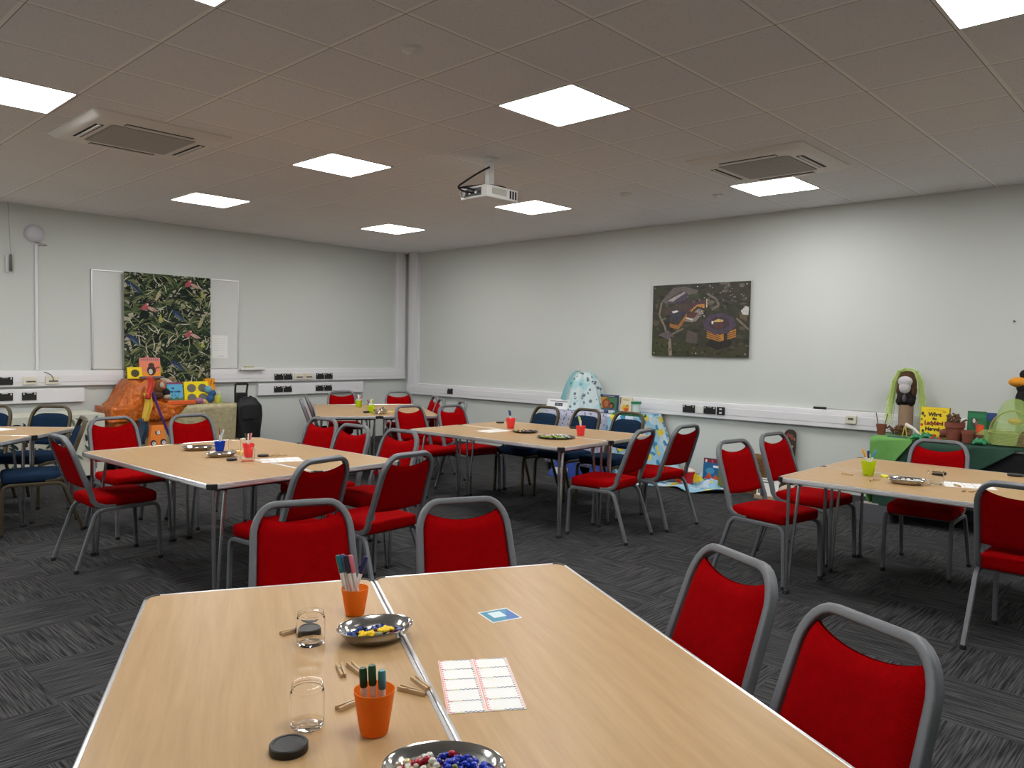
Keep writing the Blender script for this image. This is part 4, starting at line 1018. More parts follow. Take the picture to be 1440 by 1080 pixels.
# --- green display, right wall
GZ = .76
display_table(7.31, 7.90, .35, 2.33, GZ-.004, 'table under the dark green cloth on the right')
M_DG = mat('dark_green_cloth', (.010, .050, .030, 1), .75, noise=((9, 9, 9), .3)); M_LG = mat('light_green_cloth', (.13, .34, .075, 1), .7, noise=((12, 12, 12), .2)); M_SHADE = mat('under_table_shade', (.006, .006, .007, 1), .9)
mb = MB(); cloth_skirt(mb, [(7.90, 2.345), (7.297, 2.345), (7.297, 1.1)], GZ, lambda u: (.10 if u < .70 else (.10+(u-.70)*7.5 if u < .756 else min(.745, .52+(u-.756)*1.35))), .012, 17)
mb.grid(lambda u, v: (7.297+.6*u, 1.1+1.245*v, GZ), 2, 2)
o = solidify(mb.build('tablecloth', M_DG, smooth=True)); tag(o, 'dark green cloth over the right display table', 'tablecloth')
mb = MB(); cloth_skirt(mb, [(7.93, .9), (7.6, .9), (7.45, .5)], GZ-.03, .02, .01, 15)
mb = MB(); cloth_skirt(mb, [(7.32, 1.5), (7.32, .36)], GZ-.035, .03, .006, 20)
o = solidify(mb.build('shade_sheet', M_SHADE)); tag(o, 'black sheet for the shade under the right display table at the photo edge', 'cloth')  # black sheet stands in for the shade under the table
mb = MB(); cloth_skirt(mb, [(7.70, 2.37), (7.275, 2.37), (7.275, 2.02)], GZ+.006, lambda u: .12+max(0, u-.42)*1.08, .01, 21); mb.grid(lambda u, v: (7.275+.42*u, 2.02+.35*v, GZ+.006-.0*u), 2, 2)
o = solidify(mb.build('green_drape', M_LG)); tag(o, 'light green cloth over the left corner of the green display', 'cloth')
gz = GZ+.0085
def PR(px, py, X): return P(px, py, X=X)
M_TERRA = mat('terracotta', (.21, .062, .038, 1), .8, noise=((30, 30, 30), .2)); M_TWIG = mat('twig_bark', (.12, .06, .028, 1), .9, noise=((40, 40, 40), .4))
def flowerpot(p, r, h, label, group='terracotta pots', tilt=0):
    o = obj_at(MB().lathe([(0, 0), (r*.72, 0), (r*.92, h*.72), (r, h*.73), (r*1.02, h), (r*.93, h), (r*.86, h*.73), (r*.66, .01), (0, .01)], n=20), 'plant_pot', M_TERRA, p, label, 'pot', group)
    return o
p = PR(1239, 612, 7.5); flowerpot((p.x, p.y, gz), .045, .10, 'small terracotta pot with two sticks at the left of the green display')
for s, lb in ((-1, 'dark stick leaning left in the small terracotta pot'), (1, 'dark stick leaning right in the small terracotta pot')):
    o = MB().tube([(0, 0, 0), (0, -s*.035, .19)], .004, n=6).build('stick', M_TWIG); o.location = (p.x, p.y-s*.015, gz+.012); tag(o, lb, 'stick', 'sticks in the small pot')
# cardboard tube with the soft toy and veil
p = PR(1273, 605, 7.72); tb = Vector((7.72, p.y, GZ))
obj_at(MB().lathe([(.062, 0), (.062, .285), (.055, .285), (.055, .005), (0, .005)], n=24), 'cardboard_tube', mat('cardboard', (.30, .20, .13, 1), .8, noise=((8, 8, 8), .15)), (tb.x, tb.y, gz-.006), 'brown cardboard tube standing on the green display under a toy', 'tube')
M_FUR = mat('brown_fur', (.085, .04, .018, 1), .95, noise=((60, 60, 60), .5), bump=(120, .6, .01)); M_DFUR = mat('black_fur', (.010, .008, .008, 1), .95, bump=(120, .6, .01)); M_WFUR = mat('pale_fur', (.56, .54, .56, 1), .95, bump=(90, .6, .01))
zt = GZ+.29
blobtoy('soft_toy', 'brown and white furry toy sitting on the cardboard tube', 'soft toy', (tb.x-.005, tb.y, zt),
  [((0, 0, .06), (.065, .085, .075), M_DFUR, 'body'), ((-.02, .045, .03), (.045, .04, .045), M_DFUR, 'body'), ((-.02, -.045, .03), (.045, .04, .045), M_DFUR, 'body'), ((.01, 0, .205), (.07, .088, .10), M_FUR, 'head'), ((.01, 0, .26), (.06, .07, .06), M_FUR, 'head'), ((0, .06, .13), (.04, .03, .06), M_FUR, 'head'), ((0, -.06, .13), (.04, .03, .06), M_FUR, 'head'),
   ((-.055, 0, .215), (.035, .066, .05), M_WFUR, 'face'), ((-.058, 0, .16), (.035, .052, .06), M_WFUR, 'face'), ((-.06, 0, .06), (.02, .018, .04), mat('grey_fur', (.1, .095, .1, 1), .9), 'bib')])
M_TULLE = mat('lime_tulle', (.66, .82, .26, 1), .6, alpha=.3)
vl = MB(); rr = random.Random(4)
for k in range(90):
    a = rr.uniform(R(55), R(305)) if k % 3 else rr.choice((R(75), R(285)))+rr.uniform(-.35, .35)
    a += PI*0; r1 = .095+rr.uniform(-.01, .02); L = rr.uniform(.25, .52)
    ca, sa = math.cos(a), math.sin(a)
    pts = [(tb.x+.01+ca*.02, tb.y+sa*.02, zt+.335), (tb.x+.01+ca*r1*.7, tb.y+sa*r1*.75, zt+.31), (tb.x+ca*r1*.9+.01, tb.y+sa*r1*1.15, zt+.22), (tb.x+ca*r1*.9+.01, tb.y+sa*r1*(1.35+rr.uniform(0, .5)), zt+.31-L)]
    if ca < -.55: pts = pts[:2]
    pts = [(min(x, 7.92), y, max(z, gz+.02)) for x, y, z in pts]
    vl.tube(pts, (rr.uniform(.003, .007), .0012), n=4)
o = vl.build('veil', M_TULLE); tag(o, 'lime green stringy veil draped over the furry toy', 'veil')
# twigs, tray, sticks
def twigs(c, n, L, label, seed, z=gz):
    rr = random.Random(seed); mb = MB()
    for k in range(n):
        a = rr.uniform(0, 2*PI); el = rr.uniform(-.1, .8); p = Vector((rr.uniform(-.03, .03), rr.uniform(-.06, .06), .01+rr.uniform(0, .05)))
        d = Vector((math.cos(a)*math.cos(el)*.6, math.sin(a)*math.cos(el), math.sin(el))); q = p+d*L*rr.uniform(.5, 1)
        m_ = (p+q)/2+Vector((0, 0, rr.uniform(-.01, .02))); 
        for v in (p, m_, q): v.z = max(v.z, .006)
        mb.tube([p, m_, q], rr.uniform(.004, .011), n=5)
    o = mb.build('twig_bundle', M_TWIG); o.location = (c.x, c.y, z); return tag(o, label, 'twigs', None, 'stuff')
twigs(PR(1262, 612, 7.55), 34, .10, 'heap of brown twigs below the cardboard tube', 1)
p = PR(1262, 614, 7.38); o = obj_at(MB().box((0, 0, .005), (.045, .16, .01)), 'flat_tray', flat((70, 96, 110)), (p.x, p.y, gz), 'thin blue and white tray at the front of the green display', 'tray', bevel=.002)
p = PR(1272, 614, 7.42)
for s in (-1, 1):
    o = MB().tube([(0, s*.02, .0), (0, s*.004, .10)], .0035, n=6).build('yellow_stick', flat((214, 196, 90))); o.location = (p.x, p.y, gz+.001); tag(o, 'yellow stick, '+('right' if s < 0 else 'left')+' one of a leaning pair before the twigs', 'stick', 'pair of yellow sticks')
p = PR(1274, 597, 7.45); q = PR(1297, 613, 7.40)
o = MB().tube([(p.x, p.y, p.z), ((p.x+q.x)/2, (p.y+q.y)/2, (p.z+q.z)/2+.01), (q.x, q.y, gz+.02)], .012, n=8, radii=[.018, .014, .008]).build('white_scoop', flat((214, 206, 200))); tag(o, 'long white scoop leaning across the twigs', 'scoop')
# yellow picture book
def draw_yellow(put, txt):
    put(rect(.96, 0, 1, 1), (90, 70, 50))
    for u, v, a, b, c in [(.06, .78, .05, .06, (40, 34, 24)), (.13, .70, .04, .035, (70, 60, 40)), (.05, .40, .05, .05, (176, 40, 20)), (.10, .20, .05, .05, (40, 60, 34)), (.93, .62, .045, .12, (60, 56, 44)), (.9, .3, .05, .08, (170, 50, 26)), (.50, .06, .08, .045, (170, 30, 24)), (.30, .06, .06, .04, (60, 110, 50)), (.72, .06, .07, .04, (50, 90, 50)), (.85, .12, .05, .06, (180, 60, 30)), (.04, .58, .03, .04, (60, 50, 30)), (.8, .86, .07, .03, (200, 160, 20))]: put(E(u, v, a, b, 10), c)
    put([(.2, .90), (.5, .95), (.8, .90), (.8, .88), (.5, .93), (.2, .88)], (206, 160, 20))
    txt('What', .17, .48, .76, (52, 36, 16)); txt('the', .09, .48, .62, (52, 36, 16)); txt('Ladybird', .18, .46, .47, (120, 24, 16), .9); txt('Heard', .17, .42, .27, (52, 36, 16))
p0, p1 = PR(1293, 612, 7.66), PR(1336, 575, 7.66); w_ = abs(p1.y-p0.y); h_ = p1.z-gz
book('picture_book', 'yellow picture book standing on the green display', 'book', 7.66, (p0.y+p1.y)/2, gz, w_, h_+.005, .012, -PI/2, 6, (236, 206, 10), draw_yellow)
# green book and blue one behind it
def draw_green(put, txt):
    put(rect(0, .93, 1, 1), (30, 96, 62)); put(rect(.05, .78, .95, .92), (36, 120, 74)); put(E(.4, .62, .2, .16, 10), (70, 60, 54)); put(E(.36, .68, .08, .08, 8), (206, 200, 190)); put(E(.5, .58, .08, .1, 8), (110, 90, 84))
    put([(.45, .5), (.62, .58), (.9, .55), (.93, .3), (.8, .1), (.6, .08), (.5, .3)], (212, 68, 26)); put(E(.72, .36, .16, .18, 10), (226, 84, 30)); put(E(.22, .4, .14, .12, 9), (30, 110, 60)); put(E(.25, .15, .18, .1, 9), (20, 80, 44))
p0, p1 = PR(1359, 617, 7.60), PR(1387, 579, 7.60)
book('picture_book', 'green picture book with an orange shape on its cover', 'book', 7.60, (p0.y+p1.y)/2, gz, abs(p1.y-p0.y), p1.z-gz, .012, -PI/2+.12, 8, (24, 104, 62), draw_green)
p0, p1 = PR(1370, 617, 7.74), PR(1401, 581, 7.74)
book('picture_book', 'blue and green book behind the green picture book', 'book', 7.74, (p0.y+p1.y)/2, gz, abs(p1.y-p0.y), p1.z-gz, .012, -PI/2-.1, 6, (24, 96, 60), lambda put, txt: (put(rect(0, .72, 1, 1), (50, 74, 128)), put(rect(.7, 0, 1, .72), (30, 104, 66))))
# pots with twigs
p = PR(1342, 618, 7.48); flowerpot((p.x, p.y, gz), .078, .165, 'large terracotta pot filled with twigs beside the yellow book')
twigs(Vector((p.x+.01, p.y-.01, 0)), 22, .075, 'twigs sticking out of the large terracotta pot', 6, z=gz+.145)
p = PR(1331, 614, 7.52); o = flowerpot((p.x-.01, p.y+.05, gz+.052), .05, .10, 'terracotta pot lying on its side by the yellow book'); o.rotation_euler = (R(80), 0, R(10))
p = PR(1361, 620, 7.42); flowerpot((p.x, p.y, gz), .052, .105, 'small terracotta pot in front of the green book')
p = PR(1376, 616, 7.47); flowerpot((p.x, p.y, gz), .04, .075, 'smallest terracotta pot below the orange shape of the green book')
M_FROG = mat('green_plastic_toy', (.02, .22, .085, 1), .4)
for px, py, X, s, lb in [(1290, 615, 7.37, .055, 'green plastic frog toy left of the red chair top'), (1303, 607, 7.5, .06, 'bright green frog toy against the yellow book'), (1378, 626, 7.36, .06, 'green plastic frog toy in front of the small pots')]:
    p = PR(px, py, X); blobtoy('frog_toy', lb, 'toy', (p.x, p.y, gz), [((0, 0, s*.4), (s*.8, s, s*.42), M_FROG, 'body'), ((-s*.4, s*.3, s*.75), s*.25, M_FROG, 'body'), ((-s*.4, -s*.3, s*.75), s*.25, M_FROG, 'body'), ((-s*.55, s*.7, s*.15), (s*.4, s*.2, s*.16), M_FROG, 'body'), ((-s*.55, -s*.7, s*.15), (s*.4, s*.2, s*.16), M_FROG, 'body'), ((-s*.62, s*.3, s*.8), s*.1, M_WHITE, 'eyes'), ((-s*.62, -s*.3, s*.8), s*.1, M_WHITE, 'eyes')], 'frog toys', .006)
p = PR(1325, 614, 7.36)
obj_at(MB().box((0, 0, .006), (.08, .22, .012)), 'wood_slice', mat('cut_wood', (.42, .30, .16, 1), .8), (p.x, p.y, gz), 'thin wooden board at the front of the green display', 'board', bevel=.003)
for k, (px, c) in enumerate([(1311, (170, 30, 30)), (1316, (40, 110, 60)), (1321, (150, 40, 30))]):
    p = PR(px, 612, 7.41); mb = MB().ball((0, 0, .016), (.018, .018, .016), n=10); o = mb.build('toy_beetle', flat(c, .4)); o.location = (p.x, p.y, gz+.0125*0); tag(o, ['red toy beetle, left of three', 'green toy beetle, middle of three', 'red toy beetle, right of three'][k]+' below the yellow book', 'toy', 'toy beetles')
# basket under tulle
p = PR(1424, 628, 7.5); bx = Vector((7.52, p.y, gz))
M_WICK = mat('wicker', (.30, .24, .10, 1), .8, noise=((50, 50, 50), .35))
t = thing('wicker_basket', 'wicker basket with handle under lime tulle on the green display', 'basket', bx)
bk = MB()
for k in range(9):
    z = .006+k*.012; r = .15+.035*k/8; bk.tube([(r*.7*math.cos(a/24*2*PI), r*math.sin(a/24*2*PI), z) for a in range(24)], .0075, n=6, closed=True)
for k in range(20):
    a = k/20*2*PI; bk.tube([(.15*.7*math.cos(a), .15*math.sin(a), .004), (.185*.7*math.cos(a), .185*math.sin(a), .108)], .005, n=5)
bk.prism(ell(0, 0, .105, .15, 24), .003, .009); bk.build('basket_body', M_WICK, t)
MB().tube([(0, .175*math.cos(a/14*PI), .10+.19*math.sin(a/14*PI)) for a in range(15)], .009, n=8).build('handle', M_WICK, t)
def tul(u, v):
    a = u*2*PI; r = v; wob = 1+.14*math.sin(5*a)+.06*math.sin(11*a+2)
    R_ = .235*r*wob; y = R_*math.sin(a); x = .66*R_*math.cos(a)
    hh = .285*max(0, 1-(abs(y)/.135)**2.6)**.5*max(0, 1-(abs(x)/.16)**2)+.10*max(0, 1-(abs(x)/.13)**4)*(abs(y) < .2)
    z = max(.112*(1-max(0, r-.80)*3), hh)+.012*math.sin(7*a+9*r)*r+.004
    if r > .82 and -.3 < math.sin(a) < .95 and math.cos(a) < 0: z -= (r-.82)*.9
    return (bx.x+x-.02*(r > .8), bx.y+y, bx.z+max(z, .012 if x > -.2 else -.1))
mb = MB().grid(tul, 60, 16, wrapu=True)
o = mb.build('tulle_cover', mat('green_tulle', (.42, .60, .17, 1), .55, alpha=.4)); tag(o, 'sheer lime tulle spread over the wicker basket', 'tulle')
# bird toy at the right edge
p = PR(1437, 560, 7.7); by = p.y-.03
M_ORF = mat('orange_plush', (.72, .28, .02, 1), .9, bump=(100, .5, .01))
obj_at(MB().lathe([(0, 0), (.07, 0), (.07, .16), (0, .16)], n=20), 'grey_tub', mat('grey_tub_plastic', (.35, .36, .38, 1), .5), (7.72, by, gz), 'grey tub under the bird toy at the right edge', 'tub')
blobtoy('bird_toy', 'black bird toy with orange beak and feet at the right photo edge', 'soft toy', (7.72, by, gz+.16),
  [((0, 0, .19), (.08, .085, .16), M_DFUR, 'body'), ((0, 0, .33), (.075, .08, .08), M_DFUR, 'body'), ((0, 0, .43), (.06, .06, .05), M_DFUR, 'body'), ((-.02, .05, .365), (.07, .085, .045), M_ORF, 'beak'), ((-.05, .06, .03), (.07, .06, .03), M_ORF, 'feet'), ((-.05, -.06, .03), (.07, .06, .03), M_ORF, 'feet')])
# under the green display and beside it
mb = MB(); p = P(1230, 731, Z=0)
t = thing('grey_box', 'grey open box of papers under the green display', 'box', (7.36, 2.28, 0)); 
for c, d in (((0, 0, .004), (.2, .28, .008)), ((-.1, 0, .08), (.006, .28, .16)), ((.1, 0, .08), (.006, .28, .16)), ((0, .14, .08), (.2, .006, .16)), ((0, -.14, .08), (.2, .006, .16))): mb.box(c, d)
mb.build('box_shell', mat('grey_card', (.085, .085, .10, 1), .7), t, smooth=False)
MB().box((-.02, .03, .085), (.1, .16, .15)).build('papers', mat('mixed_paper', (.35, .30, .28, 1), .8), t, smooth=False)
t.location = (7.33, 2.33, 0)
o = solidify(cloth_skirt(MB(), [(7.45, 2.56), (7.40, 2.36), (7.25, 2.30)], .42, .02, .012, 30).build('green_cloth_tail', mat('bright_green_cloth', (.03, .35, .05, 1), .7))); o.location = (.19, -.06, 0); tag(o, 'bright green cloth tail hanging behind the grey box', 'cloth')
# brown basket panel, sign and toy by the right table
p = P(1072, 697, X=7.72)
t = thing('fan_basket', 'tall brown wicker panel leaning by the wall behind the right table', 'basket', (7.74, 3.69, 0))
w2 = .115
outl = [(-w2, 0)]+[(w2*math.cos(a), .30+.13*math.sin(a)) for a in [PI-PI*k/10 for k in range(11)]]+[(w2, 0)]
T = Matrix.Rotation(-PI/2, 4, 'Z') @ Matrix.Rotation(R(82), 4, 'X')
fb = MB().prism(outl, -.012, .012, T=T).build('panel', mat('brown_wicker', (.22, .11, .035, 1), .8, noise=((60, 60, 60), .4)), t)
wv = MB()
for k in range(17):
    z = .02+k*.022
    for j in range(7): wv.box((-.06+j*.025+(.012 if k % 2 else 0), z, .015), (.014, .010, .008), T=T)
wv.build('weave', mat('weave_dark', (.06, .03, .012, 1), .9), fb)
t = thing('sign_stand', 'white notice standing on a small wooden stand behind the chairs', 'sign', (7.52, 3.44, 0), -PI/2)
MB().box((0, .02, .02), (.26, .10, .04)).build('stand', mat('pale_wood', (.42, .30, .19, 1), .7), t, bevel=.003)
mb = MB(); T = Matrix.Translation((0, -.005, .04)) @ Matrix.Rotation(R(80), 4, 'X'); mb.box((0, .09, 0), (.23, .18, .006), M_PAPER, T=T)
for k, (a, b, v) in enumerate([(-.07, .09, .158), (-.06, .07, .135), (-.06, .06, .13)]): patch(mb, T, rect(a, v, b, v+.006), flat((90, 92, 96)), 1, .0031)
patch(mb, T, rect(-.1, .02, -.03, .10), flat((70, 90, 70)), 1, .0031); patch(mb, T, rect(-.09, .03, -.05, .09), flat((130, 140, 120)), 2, .0031)
mb.build('notice', None, t, smooth=False, fixn=False)
blobtoy('soft_toy', 'dark brown and cream soft toy lying behind the right table', 'soft toy', (7.55, 3.22, 0), [((0, 0, .09), (.10, .12, .09), mat('cream_fur', (.45, .38, .30, 1), .95, bump=(90, .6, .01)), 'body'), ((0, -.10, .11), (.08, .07, .08), M_DFUR, 'head'), ((-.06, -.02, .05), (.06, .06, .05), M_FUR, 'paws')])
t = thing('printed_panel', 'tall dark patterned panel behind the right hand red chair', 'panel', (7.84, 3.365, 0), -PI/2)
mb = MB(); rr = random.Random(8); T = Matrix.Translation((0, 0, .36)) @ Matrix.Rotation(R(84), 4, 'X'); mb.prism(rrect(.13, .70, .06, 6), -.006, .006, flat((52, 34, 26)), T=T)
for k in range(70):
    patch(mb, T, ell(rr.uniform(-.05, .05), rr.uniform(-.30, .30), rr.uniform(.008, .02), rr.uniform(.006, .016), 7, rr.random()*3), flat(rr.choice([(24, 18, 16), (150, 60, 50), (180, 150, 120), (90, 60, 40), (60, 90, 70)])), 1+k*.05, .0062)
mb.build('panel', None, t, smooth=False, fixn=False)

# --- star cloth display, right wall
SZ = .755
display_table(7.31, 7.90, 4.98, 6.28, SZ-.004, 'table under the lavender star cloth')
def star_cloth(name, base, cols, rings):
    m = mat(name, srgb(*base), .8); k = NT(m); b = k.n['Principled BSDF']; o, vec = k.pos()
    vo = k.n.new('ShaderNodeTexVoronoi'); vo.inputs['Scale'].default_value = rings; k.l.new(vec, vo.inputs['Vector'])
    f = k.m('LESS_THAN', vo.outputs['Distance'], .33); n = k.noise(vec, 30, 3)
    c = k.mix(k.m('MULTIPLY', f, k.m('GREATER_THAN', n, .42)), srgb(*base), srgb(*cols[0]))
    k.l.new(k.mix(k.m('MULTIPLY', k.m('GREATER_THAN', k.noise(vec, 7, 2), .58), .5), c, srgb(*cols[1])), b.inputs['Base Color']); return m
M_LAV = star_cloth('lavender_star_cloth', (176, 178, 198), [(92, 96, 118), (146, 150, 178)], 27)
mb = MB(); cloth_skirt(mb, [(7.89, 6.29), (7.297, 6.29), (7.297, 4.97), (7.6, 4.97)], SZ, .10, .010, 19); mb.grid(lambda u, v: (7.297+.59*u, 4.97+1.32*v, SZ), 2, 2)
tag(solidify(mb.build('tablecloth', M_LAV)), 'lavender cloth with dark stars over the display table behind the blue chairs', 'tablecloth')
def sun_material():
    m = mat('blue_sun_cloth', (.3, .5, .65, 1), .7); k = NT(m); b = k.n['Principled BSDF']; o, vec = k.pos()
    vo = k.n.new('ShaderNodeTexVoronoi'); vo.inputs['Scale'].default_value = 5.5; k.l.new(vec, vo.inputs['Vector'])
    c = k.mix(k.m('GREATER_THAN', k.noise(vec, 6, 4), .52), srgb(150, 196, 222), srgb(196, 216, 228))
    c = k.mix(k.m('GREATER_THAN', k.noise(vec, 9, 3), .60), c, srgb(52, 134, 176))
    c = k.mix(k.m('LESS_THAN', k.m('ADD', vo.outputs['Distance'], k.m('MULTIPLY', k.noise(vec, 40, 2), .12)), .33), c, srgb(226, 206, 70))
    k.l.new(c, b.inputs['Base Color']); return m
M_SUN = sun_material()
def sunf(u, v):
    L = u*.95
    if L < .36: p = Vector((7.282, 5.31-L)); nr = Vector((-1, 0))
    else: p = Vector((7.282+(L-.36), 4.952)); nr = Vector((0, -1))
    cnr = math.exp(-((L-.36)/.12)**2)
    w_ = .018*v*math.sin(L*38)+.012*v*math.sin(L*71+2)
    f = .03*v if L < .3 else .03*v+.30*v*min(1, (L-.3)/.2)
    p = p+nr*(w_+f)+Vector((-.04, -.03))*cnr*v
    return (min(p.x, 7.90), p.y, SZ+.006+(.03-SZ)*v)
mb = MB(); mb.grid(sunf, 60, 22); mb.grid(lambda u, v: (7.282+.61*u, 4.952+.34*v, SZ+.006), 3, 3)
tag(solidify(mb.build('sun_cloth', M_SUN)), 'light blue cloth with yellow suns hanging at the right end of the star display', 'cloth')
# cloth spread on the floor
rr = random.Random(5); phs = [rr.uniform(0, 6) for _ in range(6)]
def fl(u, v):
    x = 7.18+.70*u; y = 5.0-1.12*v
    z = .022+.014*math.sin(9*u+phs[0]+4*v)+.012*math.sin(17*v+phs[1])+.008*math.sin(23*u-11*v)
    if u > .62: z += (u-.62)*.55*max(0, 1-abs(v-.72)*3.2)
    x2 = x-.10*math.sin(v*9+1)*(1-u)-.25*(1-u)*(v-.1)*(-1)
    return (min(x2, 7.89), y, max(z, .006))
tag(solidify(MB().grid(fl, 30, 36).build('floor_cloth', M_SUN)), 'crumpled light blue sun cloth spread on the carpet by the wall', 'cloth')
# things on the floor cloth
p = P(976, 684, X=7.58)
t = thing('toy_bucket', 'red bucket with white lid and yellow sun on the floor cloth', 'bucket', (7.56, 4.38, .045))
MB().lathe([(0, 0), (.055, 0), (.075, .13), (.07, .13), (.052, .006), (0, .006)], n=20).build('pail', flat((190, 20, 24), .4), t); MB().lathe([(0, .130), (.078, .131), (.078, .142), (.03, .165), (0, .168)], n=20).build('lid', flat((225, 205, 198), .5), t)
sn = MB(); T = Matrix.Rotation(-PI/2, 4, 'Z') @ Matrix.Rotation(PI/2, 4, 'X'); ptsn = [((.062 if k % 2 else .04)*math.cos(k*PI/12), (.062 if k % 2 else .04)*math.sin(k*PI/12)) for k in range(24)]
sn.prism(ptsn, -.004, .004, T=Matrix.Translation((.0, -.095, .065)) @ T).build('sun_badge', flat((238, 206, 50), .5), t)
blobtoy('red_toy', 'small orange red toy beside the red bucket', 'toy', (7.44, 4.43, .052), [((0, 0, .05), (.04, .05, .05), flat((206, 60, 20), .6), 'body'), ((0, -.02, .10), (.03, .035, .03), flat((206, 60, 20), .6), 'body'), ((0, .05, .06), (.03, .03, .03), flat((226, 130, 40), .6), 'arm')])
t = thing('paper_roll', 'white and pink paper packet left of the red bucket', 'packet', (7.60, 4.60, .06), .4)
MB().box((0, 0, .06), (.12, .16, .12)).build('packet', flat((226, 200, 190), .6), t, bevel=.01)
def draw_sea(put, txt):
    put(rect(0, .84, 1, 1), (110, 40, 60)); put(E(.14, .9, .06, .06, 8), (230, 220, 210)); put(E(.5, .9, .07, .06, 8), (190, 60, 70)); put(rect(0, .3, 1, .84), (30, 100, 150)); put(E(.4, .55, .25, .12, 10), (70, 150, 190)); put(rect(.55, .68, .98, .76), (230, 232, 236))
    put([(.1, .25), (.35, .5), (.55, .3), (.75, .45), (1, .2), (1, 0), (0, 0)], (200, 90, 60)); put(rect(0, 0, 1, .15), (232, 200, 60)); put(E(.3, .3, .12, .08, 8), (190, 60, 60))
book('gift_bag', 'tall sea themed picture bag standing on the floor by the wall', 'bag', 7.72, 4.19, .012, .22, .31, .06, -PI/2, 6, (40, 84, 130), draw_sea)
obj_at(MB().box((0, 0, .09), (.05, .12, .18)), 'green_packet', flat((120, 122, 40), .6), (7.66, 4.0, .045), 'olive green packet right of the sea picture bag', 'packet', bevel=.01)
# veil mound
M_VEIL = star_cloth('pale_teal_veil', (196, 212, 214), [(90, 110, 120), (120, 196, 204)], 15)
mx, my = 7.66, 5.97
def vmound(u, v):
    a = u*2*PI; r = v; wob = 1+.10*math.sin(6*a+1)+.05*math.sin(13*a)
    z = .47*(math.cos(min(1, r)*PI/2)**.9)*(1-.05*math.sin(9*a)*r); rad = (.06+.24*r**.9)*wob if r > 0 else 0
    return (min(mx+rad*.78*math.cos(a), 7.90 if z < .05 else 7.91), my+rad*1.05*math.sin(a), SZ+.006+max(z, .004))
mb = MB().grid(vmound, 64, 20, wrapu=True)
o = mb.build('veil_mound', M_VEIL); tag(o, 'pale teal starred veil heaped into a peak on the star display', 'veil')
def vteal(u, v):
    a = R(50)+u*R(110); r = .02+.85*v
    z = .485*(math.cos(min(1, r)*PI/2)**.9); rad = (.075+.25*r**.9)
    return (min(mx+rad*.78*math.cos(a), 7.915), my+rad*1.07*math.sin(a)*(1 if math.sin(a) > 0 else .9), SZ+.006+z+.004*math.sin(14*u))
M_TEAL = mat('teal_tulle', (.20, .55, .58, 1), .6, alpha=.55)
o = MB().grid(lambda u, v: vteal(u, v), 30, 16).build('teal_scarf', M_TEAL); tag(o, 'sheer teal scarf over the left of the veil peak', 'scarf')
o = MB().grid(lambda u, v: (min(mx+.05+.10*u, 7.915), my-.07-.25*v+.03*u, SZ+.48-.42*v**1.3-.02*u), 6, 14).build('teal_scarf', M_TEAL); tag(o, 'sheer teal scarf trailing down the right of the veil peak', 'scarf')
# sign on the star display
def draw_sign(put, txt):
    put(rect(.12, .72, .86, .80), (120, 124, 132)); put(rect(.34, .30, .66, .62), (60, 66, 76)); put(rect(.40, .36, .50, .56), (110, 116, 124)); put(rect(.54, .36, .60, .5), (130, 134, 140))
p0, p1 = PR(768, 575, 7.45), PR(802, 559, 7.45)
book('table_sign', 'white table sign on the star display behind the left blue chair', 'sign', 7.45, (p0.y+p1.y)/2, SZ+.004, abs(p1.y-p0.y), .13, .004, -PI/2, 14, (232, 234, 236), draw_sign)
def draw_faces(put, txt):
    put(rect(.06, .05, .94, .86), (60, 110, 70)); put(rect(.06, .05, .42, .86), (190, 150, 60)); put(E(.40, .48, .20, .30, 12), (150, 70, 30)); put(E(.40, .46, .12, .2, 10), (176, 110, 70)); put(E(.68, .36, .14, .2, 12), (40, 28, 30)); put(E(.66, .33, .09, .13, 10), (150, 96, 66)); put([(.1, .05), (.3, .22), (.55, .16), (.9, .2), (.94, .05)], (70, 96, 120)); put(rect(.2, .9, .8, .94), (150, 150, 160))
p0, p1 = PR(842, 577, 7.70), PR(870, 550, 7.70)
book('picture_book', 'dark blue bordered picture book on the star display', 'book', 7.68, (p0.y+p1.y)/2, SZ+.004, abs(p1.y-p0.y), .205, .014, -PI/2, 6, (34, 40, 84), draw_faces)
def draw_cream(put, txt):
    put(rect(.0, 0, .12, 1), (190, 186, 170)); put(rect(.06, .55, .14, .95), (110, 90, 60)); put(E(.55, .3, .3, .2, 10), (220, 160, 30)); put(E(.62, .2, .2, .12, 10), (200, 90, 30)); put(E(.42, .42, .12, .1, 8), (214, 180, 60)); put(E(.7, .45, .1, .08, 8), (120, 140, 90)); put(rect(.3, .78, .8, .84), (150, 140, 110))
p0, p1 = PR(870, 580, 7.72), PR(890, 553, 7.72)
book('picture_book', 'cream book with orange picture on the star display', 'book', 7.70, (p0.y+p1.y)/2, SZ+.004, abs(p1.y-p0.y), .19, .016, -PI/2-.15, 5, (216, 206, 176), draw_cream)
p = PR(896, 566, 7.7)
t = thing('green_tub', 'clear tub with a green lid at the right end of the star display', 'tub', (7.68, p.y, SZ+.004))
MB().lathe([(0, 0), (.045, 0), (.05, .12), (0, .12)], n=18).build('tub', mat('cloudy_plastic', (.55, .62, .58, 1), .3), t); MB().lathe([(0, .12), (.062, .12), (.062, .145), (0, .147)], n=18).build('lid', flat((30, 130, 90), .4), t)
rr = random.Random(17); names = ['silver', 'blue', 'white', 'pink', 'navy']
